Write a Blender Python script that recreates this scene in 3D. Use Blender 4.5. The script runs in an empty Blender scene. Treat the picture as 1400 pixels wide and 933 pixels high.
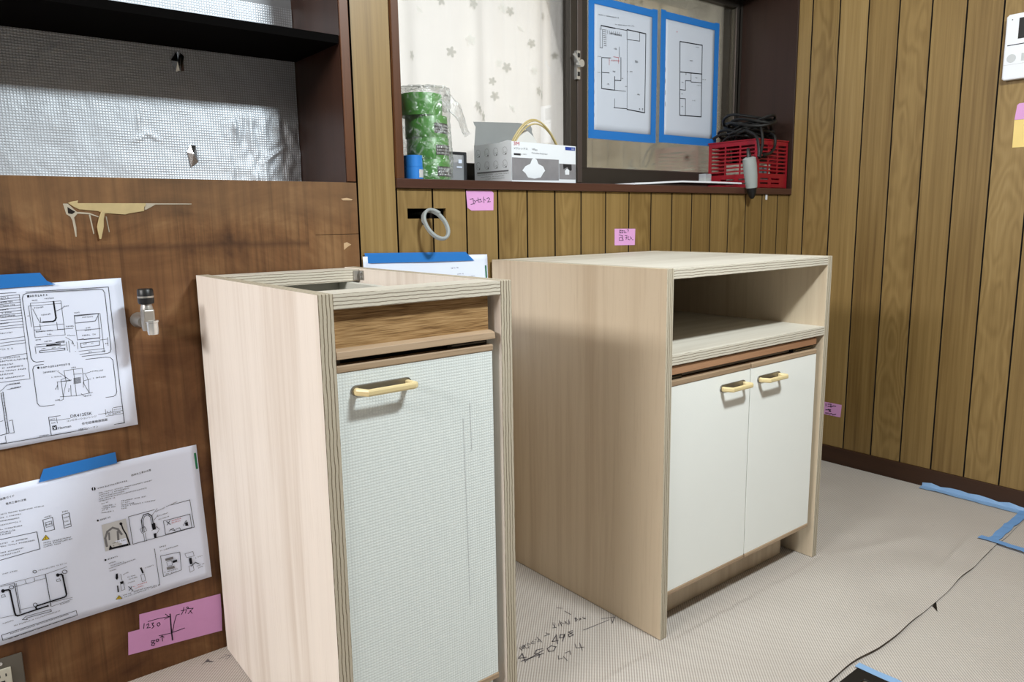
import bpy, bmesh, math, random
from mathutils import Vector, Matrix, noise

random.seed(7)
S = bpy.context.scene
COL = S.collection

# ------------------------------------------------------------------ camera
CAM_POS = (-1.2259, -1.6358, 0.9561)
YAW, PITCH, ROLL, LENS = 0.6712, -0.1622, -0.0150, 25.97
_f = Vector((math.sin(YAW) * math.cos(PITCH), math.cos(YAW) * math.cos(PITCH), math.sin(PITCH)))
_r = Vector((math.cos(YAW), -math.sin(YAW), 0)); _u = _r.cross(_f)
_c, _s = math.cos(ROLL), math.sin(ROLL)
_right, _up = _c * _r + _s * _u, -_s * _r + _c * _u
cam = bpy.data.cameras.new('camera'); cam_o = bpy.data.objects.new('camera', cam); COL.objects.link(cam_o)
cam.sensor_width = 36.0; cam.lens = LENS; cam.clip_start = 0.02
cam_o.matrix_world = Matrix(((_right.x, _up.x, -_f.x, CAM_POS[0]), (_right.y, _up.y, -_f.y, CAM_POS[1]), (_right.z, _up.z, -_f.z, CAM_POS[2]), (0, 0, 0, 1)))
S.camera = cam_o

# ------------------------------------------------------------------ light
world = bpy.data.worlds.new('world'); S.world = world; world.use_nodes = True
bg = world.node_tree.nodes['Background']; bg.inputs[0].default_value = (0.93, 0.97, 1.0, 1); bg.inputs[1].default_value = 0.08

def area(name, loc, target, sx, sy, power, color):
    l = bpy.data.lights.new(name, 'AREA'); l.shape = 'RECTANGLE'; l.size = sx; l.size_y = sy; l.energy = power; l.color = color
    o = bpy.data.objects.new(name, l); COL.objects.link(o); o.location = loc
    o.rotation_euler = (Vector(target) - Vector(loc)).to_track_quat('-Z', 'Y').to_euler()
    return o
area('ceiling_lamp_light', (0.05, -1.60, 2.15), (0.20, -0.22, 0.60), 0.34, 0.14, 44, (0.91, 0.985, 1.0))
area('left_room_lamp_light', (-3.9, -0.95, 2.2), (-0.5, -0.6, 0.6), 1.5, 0.4, 92, (1.0, 0.985, 0.965))
area('daylight_outside_window', (0.55, 1.25, 1.50), (0.55, 0.2, 1.45), 2.8, 1.6, 28, (1.0, 0.995, 0.975))

S.view_settings.view_transform = 'Standard'; S.view_settings.look = 'None'
S.view_settings.exposure = 0.0; S.view_settings.gamma = 1.0; S.view_settings.use_curve_mapping = False

# ------------------------------------------------------------------ materials
def lin(r, g, b):
    f = lambda v: (v / 12.92 if v <= 0.04045 else ((v + 0.055) / 1.055) ** 2.4)
    return (f(r / 255), f(g / 255), f(b / 255), 1.0)

class NT:
    def __init__(s, name):
        s.m = bpy.data.materials.new(name); s.m.use_nodes = True; s.t = s.m.node_tree
        s.b = s.t.nodes['Principled BSDF']; s.out = s.t.nodes['Material Output']
    def n(s, typ, **kw):
        x = s.t.nodes.new(typ)
        for k, v in kw.items(): setattr(x, k, v)
        return x
    def put(s, sock, v):
        if isinstance(v, bpy.types.NodeSocket): s.t.links.new(v, sock)
        elif v is not None: sock.default_value = v
    def math(s, op, a, b=None, c=None):
        x = s.n('ShaderNodeMath', operation=op); s.put(x.inputs[0], a)
        if b is not None: s.put(x.inputs[1], b)
        if c is not None: s.put(x.inputs[2], c)
        return x.outputs[0]
    def coords(s): return s.n('ShaderNodeTexCoord').outputs['Object']
    def xyz(s, v):
        x = s.n('ShaderNodeSeparateXYZ'); s.put(x.inputs[0], v); return x.outputs
    def scale(s, v, sc):
        x = s.n('ShaderNodeMapping'); s.put(x.inputs[0], v); x.inputs['Scale'].default_value = sc; return x.outputs[0]
    def rnd(s): return s.n('ShaderNodeObjectInfo').outputs['Random']
    def noise(s, v, scale=5, detail=4, rough=.55, w=None, dist=0):
        x = s.n('ShaderNodeTexNoise', noise_dimensions='4D' if w is not None else '3D')
        s.put(x.inputs['Vector'], v); x.inputs['Scale'].default_value = scale; x.inputs['Detail'].default_value = detail
        x.inputs['Roughness'].default_value = rough; x.inputs['Distortion'].default_value = dist
        if w is not None: s.put(x.inputs['W'], w)
        return x.outputs['Fac']
    def ramp(s, f, stops, interp='LINEAR'):
        x = s.n('ShaderNodeValToRGB'); s.put(x.inputs[0], f); r = x.color_ramp; r.interpolation = interp
        while len(r.elements) < len(stops): r.elements.new(0.5)
        for e, (p, c) in zip(r.elements, stops): e.position = p; e.color = c
        return x.outputs[0]
    def mix(s, f, a, b, mode='MIX'):
        x = s.n('ShaderNodeMix', data_type='RGBA', blend_type=mode)
        s.put(x.inputs[0], f); s.put(x.inputs[6], a); s.put(x.inputs[7], b); return x.outputs[2]
    def bump(s, h, strength=.2, dist=.002):
        x = s.n('ShaderNodeBump'); s.put(x.inputs['Height'], h); x.inputs['Strength'].default_value = strength; x.inputs['Distance'].default_value = dist
        s.t.links.new(x.outputs[0], s.b.inputs['Normal'])
    def done(s, color=None, rough=.5, metal=0, spec=.5):
        if color is not None: s.put(s.b.inputs['Base Color'], color)
        s.put(s.b.inputs['Roughness'], rough); s.b.inputs['Metallic'].default_value = metal
        s.b.inputs['Specular IOR Level'].default_value = spec
        return s.m

def flat(name, rgb, rough=.5, metal=0, spec=.5, var=.06, vs=30):
    t = NT(name); f = t.noise(t.coords(), vs, 3)
    c = lin(*rgb); d = tuple(v * (1 - var * 2) for v in c[:3]) + (1,)
    return t.done(t.mix(f, d, c), rough, metal, spec)

def veneer(name, a, b, axis='z', var=.35, rough=.55):
    t = NT(name); co = t.coords(); w = t.math('MULTIPLY', t.rnd(), 40)
    sc = {'z': (34, 34, 1.1), 'x': (1.1, 34, 34), 'y': (34, 1.1, 34)}[axis]
    sc2 = {'z': (7, 7, .5), 'x': (.5, 7, 7), 'y': (7, .5, 7)}[axis]
    g = t.noise(t.scale(co, sc), 1, 6, .6, w, .4); h = t.noise(t.scale(co, sc2), 1, 2, .5, w)
    v = t.math('ADD', t.math('MULTIPLY', g, .55), t.math('MULTIPLY', h, .45))
    c = t.ramp(v, [(.30, lin(*b)), (.52, lin(*a)), (.75, tuple(min(1, x * 1.06) for x in lin(*a)[:3]) + (1,))])
    fine = t.noise(t.scale(co, tuple(x * 7 for x in sc)), 1, 2)
    c = t.mix(t.math('MULTIPLY', t.math('GREATER_THAN', fine, .60), var * .4), c, lin(*b))
    t.bump(g, .05, .001)
    return t.done(c, rough, 0, .35)

def oak_mat(name, light, mid, dark):
    t = NT(name); co = t.coords()
    g = t.noise(t.scale(co, (16, 480, 480)), 1, 3, .6); h = t.noise(t.scale(co, (2.5, 40, 40)), 1, 3, .5, None, .5)
    v = t.math('ADD', t.math('MULTIPLY', g, .72), t.math('MULTIPLY', h, .28))
    t.bump(g, .12, .0006)
    return t.done(t.ramp(v, [(.36, lin(*dark)), (.48, lin(*mid)), (.62, lin(*light))]), .5, 0, .4)

def ply_edge(axis, th, light, dark, n=4.0):
    t = NT('plywood_edge_' + axis); co = t.coords(); q = t.xyz(co)['xyz'.index(axis)]
    jit = t.math('MULTIPLY', t.math('SUBTRACT', t.noise(co, 42, 4), .5), .16)
    ph = t.math('FRACT', t.math('MULTIPLY', t.math('ADD', t.math('DIVIDE', q, th), t.math('ADD', jit, .5 + .5 / n)), n))
    c = t.ramp(ph, [(.0, lin(*light)), (.40, lin(*light)), (.47, lin(*dark)), (.66, lin(*dark)), (.74, lin(*light))])
    f = t.noise(co, 130, 3); c = t.mix(t.math('MULTIPLY', f, .5), c, lin(*[int(x * .82) for x in light]))
    t.bump(f, .2, .0006)
    return t.done(c, .75, 0, .2)

def plank_mat(name, cathedral):
    t = NT(name); co = t.coords(); w = t.math('MULTIPLY', t.rnd(), 60)
    g = t.noise(t.scale(co, (110, 110, 2.0)), 1, 5, .65, w)
    tone = t.math('MULTIPLY', t.math('SUBTRACT', t.rnd(), .5), .16)
    lo = t.noise(t.scale(co, (10, 10, 1.2)), 1, 2, .5, w)
    base = t.math('ADD', t.math('ADD', t.math('MULTIPLY', g, .6), t.math('MULTIPLY', lo, .4)), tone)
    if cathedral:
        x = t.xyz(co)
        r2 = t.math('ADD', t.math('POWER', t.math('ABSOLUTE', t.math('MULTIPLY', x[0], 24)), 2.0), t.math('POWER', t.math('ABSOLUTE', t.math('MULTIPLY', x[1], 24)), 2.0))
        n1 = t.noise(t.scale(co, (9, 9, 2.6)), 1, 2.5, .5, w)
        v = t.math('ADD', t.math('MULTIPLY', r2, .38), t.math('MULTIPLY', n1, 4.6))
        sn = t.math('SINE', t.math('MULTIPLY', v, 17))
        base = t.math('ADD', t.math('MULTIPLY', base, .75), t.math('ADD', t.math('MULTIPLY', sn, .055), .12))
    c = t.ramp(base, [(.20, lin(84, 61, 29)), (.40, lin(119, 94, 53)), (.60, lin(141, 115, 70)), (.82, lin(162, 137, 92))])
    t.bump(g, .08, .0008)
    return t.done(c, .42, 0, .45)

def wall_ply():
    t = NT('brown_plywood'); co = t.coords(); x = t.xyz(co)
    g = t.noise(t.scale(co, (85, 85, 2.2)), 1, 6, .65); s1 = t.noise(t.scale(co, (3.4, 3, 5.0)), 1, 6, .62, None, .8)
    drip = t.noise(t.scale(co, (16, 16, 1.0)), 1, 4, .6)
    v = t.math('ADD', t.math('MULTIPLY', s1, .72), t.math('MULTIPLY', drip, .28))
    c = t.ramp(v, [(.36, lin(62, 38, 20)), (.46, lin(104, 70, 41)), (.53, lin(122, 86, 53)), (.63, lin(150, 114, 76))])
    c = t.mix(.85, c, t.ramp(g, [(.34, (.50, .46, .42, 1)), (.50, (.90, .89, .88, 1)), (.66, (1.12, 1.10, 1.08, 1))]), 'MULTIPLY')
    # old dark glue band left by a removed rail, with a soft ragged outline
    zz = t.math('ADD', x[2], t.math('MULTIPLY', t.math('SUBTRACT', s1, .5), .03))
    band = t.math('SUBTRACT', 1.0, t.math('MINIMUM', 1.0, t.math('DIVIDE', t.math('ABSOLUTE', t.math('SUBTRACT', zz, .912)), .011)))
    left = t.math('LESS_THAN', x[0], -.52)
    c = t.mix(t.math('MULTIPLY', t.math('MULTIPLY', band, left), .55), c, lin(58, 34, 18))
    low = t.ramp(t.math('ADD', t.math('MULTIPLY', t.math('SUBTRACT', zz, .90), -7.0), t.math('MULTIPLY', s1, .7)), [(.15, (0, 0, 0, 1)), (.75, (1, 1, 1, 1))])
    c = t.mix(t.math('MULTIPLY', low, .34), c, lin(88, 54, 28))
    # raw pale band above, where the surface film has gone
    hi = t.ramp(t.math('ADD', t.math('MULTIPLY', t.math('SUBTRACT', x[2], .965), 12.0), t.math('ADD', t.math('MULTIPLY', drip, .8), t.math('MULTIPLY', s1, .6))), [(.45, (0, 0, 0, 1)), (1.0, (1, 1, 1, 1))])
    c = t.mix(t.math('MULTIPLY', hi, .38), c, lin(126, 97, 67))
    c = t.mix(t.math('MULTIPLY', t.math('GREATER_THAN', x[0], -.503), .25), c, lin(128, 94, 60))
    t.bump(g, .12, .001)
    return t.done(c, .6, 0, .3)

def weave(name, rgb, pitch, strength, rough=.55, axes='xz', var=.10):
    t = NT(name); co = t.coords(); x = t.xyz(co); k = 2 * math.pi / pitch
    a, b = ['xyz'.index(q) for q in axes]
    hh = t.math('MULTIPLY', t.math('ABSOLUTE', t.math('SINE', t.math('MULTIPLY', x[a], k / 2))), t.math('ABSOLUTE', t.math('SINE', t.math('MULTIPLY', x[b], k / 2))))
    f = t.noise(co, 9, 4)
    c = lin(*rgb); d = tuple(v * (1 - var) for v in c[:3]) + (1,)
    cc = t.mix(hh, d, c); cc = t.mix(t.math('MULTIPLY', f, .12), cc, lin(*[int(v * .88) for v in rgb]))
    t.bump(hh, strength, .0012)
    return t.done(cc, rough, 0, .3)

def floor_sheet():
    t = NT('floor_protection_sheet'); co = t.coords(); x = t.xyz(co)
    k = 2 * math.pi / .0056 / math.sqrt(2)
    a = t.math('SINE', t.math('MULTIPLY', t.math('SUBTRACT', x[0], x[1]), k)); b = t.math('SINE', t.math('MULTIPLY', t.math('ADD', x[0], x[1]), k * .5))
    h = t.math('ADD', t.math('MULTIPLY', a, .55), t.math('MULTIPLY', b, .05))
    h01 = t.math('ADD', t.math('MULTIPLY', h, .8), .5)
    big = t.noise(co, 2.2, 4, .55); dirt = t.noise(co, 26, 5, .7)
    c = t.mix(h01, lin(160, 151, 143), lin(208, 201, 194))
    c = t.mix(t.ramp(big, [(.35, (0, 0, 0, 1)), (.7, (.35, .35, .35, 1))]), c, lin(164, 154, 146))
    c = t.mix(t.ramp(dirt, [(.64, (0, 0, 0, 1)), (.75, (.3, .3, .3, 1))]), c, lin(130, 120, 110))
    t.bump(t.math('ADD', h01, t.math('MULTIPLY', big, .4)), .35, .0012)
    return t.done(c, .75, 0, .2)

def foil():
    t = NT('aluminium_foil_sheet'); co = t.coords(); x = t.xyz(co); k = 2 * math.pi / .0058
    a = t.math('POWER', t.math('ABSOLUTE', t.math('SINE', t.math('MULTIPLY', x[0], k / 2))), 6); b = t.math('POWER', t.math('ABSOLUTE', t.math('SINE', t.math('MULTIPLY', x[2], k / 2))), 6)
    n = t.noise(t.scale(co, (9, 9, 9)), 1, 5, .6)
    h = t.math('ADD', t.math('MULTIPLY', t.math('MAXIMUM', a, b), .5), t.math('MULTIPLY', n, 2.2))
    c = t.mix(t.math('MAXIMUM', a, b), lin(232, 238, 246), lin(190, 196, 204))
    t.bump(h, .55, .002)
    return t.done(c, .46, .55, .5)

def emissive_free_glass(name, tint, gloss=.08, rough=.02):
    t = NT(name); tr = t.n('ShaderNodeBsdfTransparent'); tr.inputs[0].default_value = tint
    gl = t.n('ShaderNodeBsdfGlossy'); gl.inputs['Roughness'].default_value = rough; gl.inputs[0].default_value = (1, 1, 1, 1)
    fr = t.n('ShaderNodeFresnel'); fr.inputs[0].default_value = 1.45
    mx = t.n('ShaderNodeMixShader'); t.t.links.new(t.math('MULTIPLY', fr.outputs[0], gloss * 10), mx.inputs[0])
    t.t.links.new(tr.outputs[0], mx.inputs[1]); t.t.links.new(gl.outputs[0], mx.inputs[2]); t.t.links.new(mx.outputs[0], t.out.inputs[0])
    return t.m

def film(name, rgb, alpha, rough=.35):
    t = NT(name); m = t.done(lin(*rgb), rough, 0, .5); t.b.inputs['Alpha'].default_value = alpha; return m

def bag_mat():
    t = NT('clear_bag_film'); lw = t.n('ShaderNodeLayerWeight'); lw.inputs[0].default_value = .35
    nz = t.noise(t.coords(), 45, 4, .6, None, 1.2)
    tr = t.n('ShaderNodeBsdfTransparent'); tr.inputs[0].default_value = (.95, .95, .95, 1)
    gl = t.n('ShaderNodeBsdfGlossy'); gl.inputs['Roughness'].default_value = .18
    bp = t.n('ShaderNodeBump'); bp.inputs['Strength'].default_value = .9; bp.inputs['Distance'].default_value = .006; t.t.links.new(nz, bp.inputs['Height']); t.t.links.new(bp.outputs[0], gl.inputs['Normal'])
    df = t.n('ShaderNodeBsdfDiffuse'); df.inputs[0].default_value = (.75, .78, .76, 1)
    m0 = t.n('ShaderNodeMixShader'); t.put(m0.inputs[0], t.ramp(nz, [(.50, (.25, .25, .25, 1)), (.66, (.95, .95, .95, 1))])); t.t.links.new(gl.outputs[0], m0.inputs[1]); t.t.links.new(df.outputs[0], m0.inputs[2])
    mx = t.n('ShaderNodeMixShader'); f = t.math('ADD', t.math('MULTIPLY', lw.outputs['Facing'], .45), t.ramp(nz, [(.48, (.07, .07, .07, 1)), (.68, (.34, .34, .34, 1))]))
    t.t.links.new(f, mx.inputs[0]); t.t.links.new(tr.outputs[0], mx.inputs[1]); t.t.links.new(m0.outputs[0], mx.inputs[2]); t.t.links.new(mx.outputs[0], t.out.inputs[0])
    return t.m

def curtain_mat(name, rgb, trans):
    t = NT(name); df = t.n('ShaderNodeBsdfDiffuse'); tl = t.n('ShaderNodeBsdfTranslucent')
    n = t.noise(t.scale(t.coords(), (260, 260, 260)), 1, 2); n2 = t.noise(t.coords(), 14, 4)
    c = t.mix(t.math('MULTIPLY', t.math('ADD', n, n2), .14), lin(*rgb), lin(*[int(v * .8) for v in rgb]))
    t.t.links.new(c, df.inputs[0]); t.t.links.new(c, tl.inputs[0])
    mx = t.n('ShaderNodeMixShader'); mx.inputs[0].default_value = trans
    t.t.links.new(df.outputs[0], mx.inputs[1]); t.t.links.new(tl.outputs[0], mx.inputs[2]); t.t.links.new(mx.outputs[0], t.out.inputs[0])
    return t.m

PLY_L, PLY_D = (198, 187, 167), (104, 87, 67)
M = dict(
    veneer=veneer('pale_veneer', (240, 230, 220), (212, 196, 181)),
    veneer_x=veneer('pale_veneer_along', (208, 202, 190), (182, 173, 158), 'x'),
    lauan=veneer('lauan_back_sheet', (176, 146, 116), (146, 114, 86)),
    inner=veneer('pale_veneer_inside', (214, 197, 172), (186, 164, 136)),
    ex=ply_edge('x', .0240, PLY_L, PLY_D), ez=ply_edge('z', .0235, (214, 206, 190), (120, 106, 88)), ey=ply_edge('y', .0235, PLY_L, PLY_D),
    oak=oak_mat('oak_veneer', (184, 150, 106), (154, 120, 78), (104, 74, 44)), oak_lip=veneer('oak_moulding', (170, 146, 120), (138, 113, 88), 'x', .8),
    redwood=veneer('raw_red_wood', (172, 130, 98), (142, 100, 72), 'x', .8),
    jambwood_shaded=veneer('shaded_jamb_wood', (46, 29, 22), (32, 19, 14), 'z', .5, .45), paper_backlit=flat('backlit_plan_paper', (200, 206, 218), .7, 0, .3, .02, 8),
    plank=plank_mat('printed_oak_plank', False), plank_c=plank_mat('printed_oak_plank_figured', True),
    wallply=wall_ply(), groove=flat('wall_backing_dark', (22, 12, 6), .95),
    darkwood=veneer('dark_brown_wood', (62, 40, 31), (44, 27, 20), 'z', .5, .4), trimwood=veneer('brown_trim_wood', (92, 56, 32), (66, 37, 20), 'z', .6, .4),
    sillwood=veneer('brown_sill_wood', (80, 52, 42), (56, 34, 26), 'x', .6, .35), baseboard=veneer('baseboard_wood', (58, 36, 22), (38, 22, 14), 'y', .5, .5),
    black=flat('black_painted_wood', (9, 8, 8), .9, 0, .04), foil=foil(), greyboard=flat('grey_wall_board', (172, 176, 182), .8),
    door_a=weave('white_cloth_vinyl', (232, 238, 236), .0050, .32), door_b=weave('white_linen_vinyl', (247, 248, 243), .0022, .25, .55, 'xz', .05),
    cream=flat('cream_plastic', (224, 204, 154), .35, 0, .5, .03), steel=flat('dull_chrome', (150, 146, 140), .28, .9), chrome=flat('bright_chrome', (222, 222, 220), .22, .7),
    castmetal=flat('brushed_valve_metal', (176, 172, 166), .38, .75), blackp=flat('black_plastic', (20, 20, 22), .4), greyin=flat('grey_laminate', (190, 188, 178), .6), whitein=flat('white_laminate', (206, 206, 198), .6),
    paper=flat('white_paper', (224, 232, 252), .7, 0, .3, .02, 8), ink=flat('black_ink', (28, 28, 34), .8, 0, .1), inkgrey=flat('grey_ink', (112, 112, 116), .8), inkpale=flat('pale_grey_ink', (196, 198, 200), .8),
    inkred=flat('red_ink', (190, 60, 70), .8), inkyellow=flat('yellow_ink', (206, 178, 40), .8), inkgreen=flat('green_ink', (16, 108, 70), .8), inkblue=flat('blue_ink', (30, 60, 150), .7), marker=flat('marker_ink', (34, 26, 46), .7), pen=flat('pen_ink_on_sheet', (96, 90, 92), .8),
    bluetape=film('blue_masking_tape', (34, 122, 204), .84, .5), bluetape_d=flat('blue_masking_tape_thick', (112, 158, 212), .6), bluetape_f=flat('blue_floor_tape', (136, 172, 212), .6),
    pink=flat('pink_note_paper', (214, 156, 206), .6, 0, .3, .03), yellow=flat('yellow_note_paper', (232, 204, 130), .6, 0, .3, .03),
    bronze=flat('dark_bronze_aluminium', (72, 66, 60), .42, .55), bronze_p=flat('bronze_aluminium_face', (96, 86, 82), .42, .5),
    pane=emissive_free_glass('clear_pane', (.98, .98, .98, 1)), pane_t=emissive_free_glass('screened_tinted_pane', (.86, .84, .77, 1)),
    curtain=curtain_mat('lace_curtain', (248, 245, 240), .62), flower_d=curtain_mat('curtain_flower_grey', (224, 223, 217), .5), flower_l=curtain_mat('curtain_flower_white', (254, 254, 250), .6),
    green=flat('green_tape', (78, 150, 58), .35, 0, .5, .05), greend=flat('dark_green_core', (48, 84, 40), .6), labelblack=flat('black_printed_label', (36, 36, 40), .5), bluer=flat('blue_tape_roll', (44, 124, 206), .4), bag=bag_mat(),
    boxw=flat('white_carton', (226, 230, 236), .5, 0, .4, .02), boxshade=flat('shaded_carton', (150, 152, 152), .7), maskw=flat('white_mask_fabric', (228, 226, 222), .8), strap=flat('beige_elastic_strap', (196, 176, 120), .5), photo=flat('printed_grey_photo', (150, 148, 152), .5, 0, .4, .25, 14),
    red=flat('red_plastic', (142, 12, 30), .35, 0, .5, .05), cable=flat('black_cable', (14, 13, 13), .5), cablegrey=flat('grey_cable', (150, 156, 156), .5), toolgrey=flat('grey_rubber_grip', (152, 158, 156), .5),
    white=flat('white_plastic', (228, 230, 236), .4, 0, .5, .02), offwhite=flat('offwhite_plastic', (206, 204, 190), .45), plate=flat('grey_steel_plate', (110, 106, 98), .45, .5),
    caseg=film('smoky_case_lid', (170, 172, 176), .55), sheet=floor_sheet(), floor=flat('wooden_floor_under', (120, 96, 70), .6), glue=flat('dried_putty', (194, 174, 128), .6, 0, .4, .12, 60), gluepale=flat('pale_dried_glue', (178, 168, 150), .6), paintw=flat('ceiling_white', (226, 222, 212), .8), torn=flat('torn_ply_wood', (196, 164, 126), .7), shiny=flat('bare_shiny_foil', (200, 198, 196), .16, 1),
)

# ------------------------------------------------------------------ mesh helpers
class MB:
    def __init__(s): s.v = []; s.f = []; s.mi = []; s.mats = []; s.smooth = False
    def idx(s, m):
        if m not in s.mats: s.mats.append(m)
        return s.mats.index(m)
    def add(s, vs, fs, m):
        o = len(s.v); s.v += [tuple(v) for v in vs]; i = s.idx(m)
        for f in fs: s.f.append(tuple(o + k for k in f)); s.mi.append(i)
        return s
    def box(s, x0, x1, y0, y1, z0, z1, m, edge=None, th=None):
        """edge: material for the four faces round the thickness axis th"""
        vs = [(x, y, z) for x in (x0, x1) for y in (y0, y1) for z in (z0, z1)]
        F = {'x': [(0, 1, 3, 2), (4, 6, 7, 5)], 'y': [(0, 4, 5, 1), (2, 3, 7, 6)], 'z': [(0, 2, 6, 4), (1, 5, 7, 3)]}
        o = len(s.v); s.v += vs
        for ax, fl in F.items():
            mm = edge if (edge and ax != th) else m
            for f in fl: s.f.append(tuple(o + k for k in f)); s.mi.append(s.idx(mm))
        return s
    def prism(s, poly, axis, a, b, m):
        """extrude a 2D polygon (other two axes in order) from a to b along axis"""
        i = 'xyz'.index(axis); n = len(poly)
        def P(q, t):
            r = list(q); r.insert(i, t); return tuple(r)
        vs = [P(q, a) for q in poly] + [P(q, b) for q in poly]
        fs = [tuple(range(n)), tuple(range(2 * n - 1, n - 1, -1))] + [(k, k + n, (k + 1) % n + n, (k + 1) % n) for k in range(n)]
        return s.add(vs, fs, m)
    def tube(s, pts, r, m, n=8, closed=False):
        pts = [Vector(p) for p in pts]; N = len(pts); rad = r if isinstance(r, (list, tuple)) else [r] * N
        vs = []; up = Vector((.13, .31, .94)).normalized()
        for i, p in enumerate(pts):
            d = (pts[(i + 1) % N] - pts[i - 1]) if closed else (pts[min(i + 1, N - 1)] - pts[max(i - 1, 0)])
            d.normalize(); a = d.cross(up)
            if a.length < 1e-3: a = d.cross(Vector((1, 0, 0)))
            a.normalize(); b = d.cross(a); b.normalize(); up = -b if (-b).dot(up) > 0 else b
            for k in range(n):
                t = 2 * math.pi * k / n; vs.append(p + (a * math.cos(t) + b * math.sin(t)) * rad[i])
        fs = []
        for i in range(N if closed else N - 1):
            j = (i + 1) % N
            for k in range(n): fs.append((i * n + k, i * n + (k + 1) % n, j * n + (k + 1) % n, j * n + k))
        if not closed: fs += [tuple(range(n))[::-1], tuple((N - 1) * n + k for k in range(n))]
        s.smooth = True
        return s.add(vs, fs, m)
    def lathe(s, prof, c, m, n=28, axis='z', a0=0, a1=2 * math.pi):
        """prof: list of (radius, height) about axis through c"""
        full = abs(a1 - a0 - 2 * math.pi) < 1e-6; vs = []; K = n if full else n + 1
        for r, h in prof:
            for k in range(K):
                t = a0 + (a1 - a0) * k / n; q = (r * math.cos(t), r * math.sin(t))
                v = {'z': (q[0], q[1], h), 'y': (q[0], h, q[1]), 'x': (h, q[0], q[1])}[axis]
                vs.append((c[0] + v[0], c[1] + v[1], c[2] + v[2]))
        fs = [(i * K + k, i * K + (k + 1) % K, (i + 1) * K + (k + 1) % K, (i + 1) * K + k) for i in range(len(prof) - 1) for k in range(K if full else K - 1)]
        if full:
            if prof[0][0] > 1e-6: fs.append(tuple(range(K))[::-1])
            if prof[-1][0] > 1e-6: fs.append(tuple((len(prof) - 1) * K + k for k in range(K)))
        s.smooth = True
        return s.add(vs, fs, m)
    def grid(s, nu, nv, fn, m):
        vs = [fn(i / nu, j / nv) for j in range(nv + 1) for i in range(nu + 1)]; W = nu + 1
        fs = [(j * W + i, j * W + i + 1, (j + 1) * W + i + 1, (j + 1) * W + i) for j in range(nv) for i in range(nu)]
        s.smooth = True
        return s.add(vs, fs, m)
    def plate(s, axis, t0, t1, A, B, holes, m):
        """slab of thickness t0..t1 along axis over A x B of the other two axes, with rectangular holes (a0,a1,b0,b1)"""
        ca = sorted({A[0], A[1], *[v for h in holes for v in h[:2]]}); cb = sorted({B[0], B[1], *[v for h in holes for v in h[2:]]})
        ca = [v for v in ca if A[0] <= v <= A[1]]; cb = [v for v in cb if B[0] <= v <= B[1]]
        na, nb = len(ca) - 1, len(cb) - 1
        inside = lambda i, j: 0 <= i < na and 0 <= j < nb and not any(h[0] < (ca[i] + ca[i + 1]) / 2 < h[1] and h[2] < (cb[j] + cb[j + 1]) / 2 < h[3] for h in holes)
        k = 'xyz'.index(axis)
        def P(a, b, t):
            r = [a, b]; r.insert(k, t); return tuple(r)
        for i in range(na):
            for j in range(nb):
                if not inside(i, j): continue
                a0, a1, b0, b1 = ca[i], ca[i + 1], cb[j], cb[j + 1]
                for t in (t0, t1): s.add([P(a0, b0, t), P(a1, b0, t), P(a1, b1, t), P(a0, b1, t)], [(0, 1, 2, 3)], m)
                if not inside(i - 1, j): s.add([P(a0, b0, t0), P(a0, b1, t0), P(a0, b1, t1), P(a0, b0, t1)], [(0, 1, 2, 3)], m)
                if not inside(i + 1, j): s.add([P(a1, b0, t0), P(a1, b1, t0), P(a1, b1, t1), P(a1, b0, t1)], [(0, 1, 2, 3)], m)
                if not inside(i, j - 1): s.add([P(a0, b0, t0), P(a1, b0, t0), P(a1, b0, t1), P(a0, b0, t1)], [(0, 1, 2, 3)], m)
                if not inside(i, j + 1): s.add([P(a0, b1, t0), P(a1, b1, t0), P(a1, b1, t1), P(a0, b1, t1)], [(0, 1, 2, 3)], m)
        return s

WO = {}
def world_of(o): return WO.get(o.name, Vector((0, 0, 0))) if o else Vector((0, 0, 0))
def mesh(name, mb, parent=None, origin=None, bevel=0, kind=None, weld=True, solid=0):
    if origin is None:
        lo = Vector([min(v[i] for v in mb.v) for i in range(3)]); hi = Vector([max(v[i] for v in mb.v) for i in range(3)]); origin = (lo + hi) / 2
    origin = Vector(origin)
    me = bpy.data.meshes.new(name); me.from_pydata([Vector(v) - origin for v in mb.v], [], mb.f)
    for m in mb.mats: me.materials.append(M[m])
    me.polygons.foreach_set('material_index', mb.mi)
    b = bmesh.new(); b.from_mesh(me)
    if weld: bmesh.ops.remove_doubles(b, verts=b.verts, dist=1e-6)
    if weld: bmesh.ops.recalc_face_normals(b, faces=b.faces)
    b.to_mesh(me); b.free()
    if mb.smooth:
        me.polygons.foreach_set('use_smooth', [True] * len(me.polygons)); 
        try: me.set_sharp_from_angle(angle=math.radians(40))
        except Exception: pass
    o = bpy.data.objects.new(name, me); COL.objects.link(o)
    if parent: o.parent = parent
    o.location = origin - world_of(parent); WO[o.name] = origin
    if bevel:
        md = o.modifiers.new('bevel', 'BEVEL'); md.width = bevel; md.segments = 2; md.limit_method = 'ANGLE'; md.angle_limit = math.radians(50)
    if solid:
        md = o.modifiers.new('solid', 'SOLIDIFY'); md.thickness = solid; md.offset = 0
    if kind: o['kind'] = kind
    return o
def tag(o, label, cat, group=None):
    o['label'] = label; o['category'] = cat
    if group: o['group'] = group
    return o
def thing(name, label, cat, loc, group=None):
    o = bpy.data.objects.new(name, None); COL.objects.link(o); o.empty_display_size = .05
    o.location = loc; WO[o.name] = Vector(loc); return tag(o, label, cat, group)
def struct(o): o['kind'] = 'structure'; return o
def sempty(name, loc=(0, 0, 0)):
    o = bpy.data.objects.new(name, None); COL.objects.link(o); o.location = loc; WO[o.name] = Vector(loc); o['kind'] = 'structure'; return o

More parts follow.
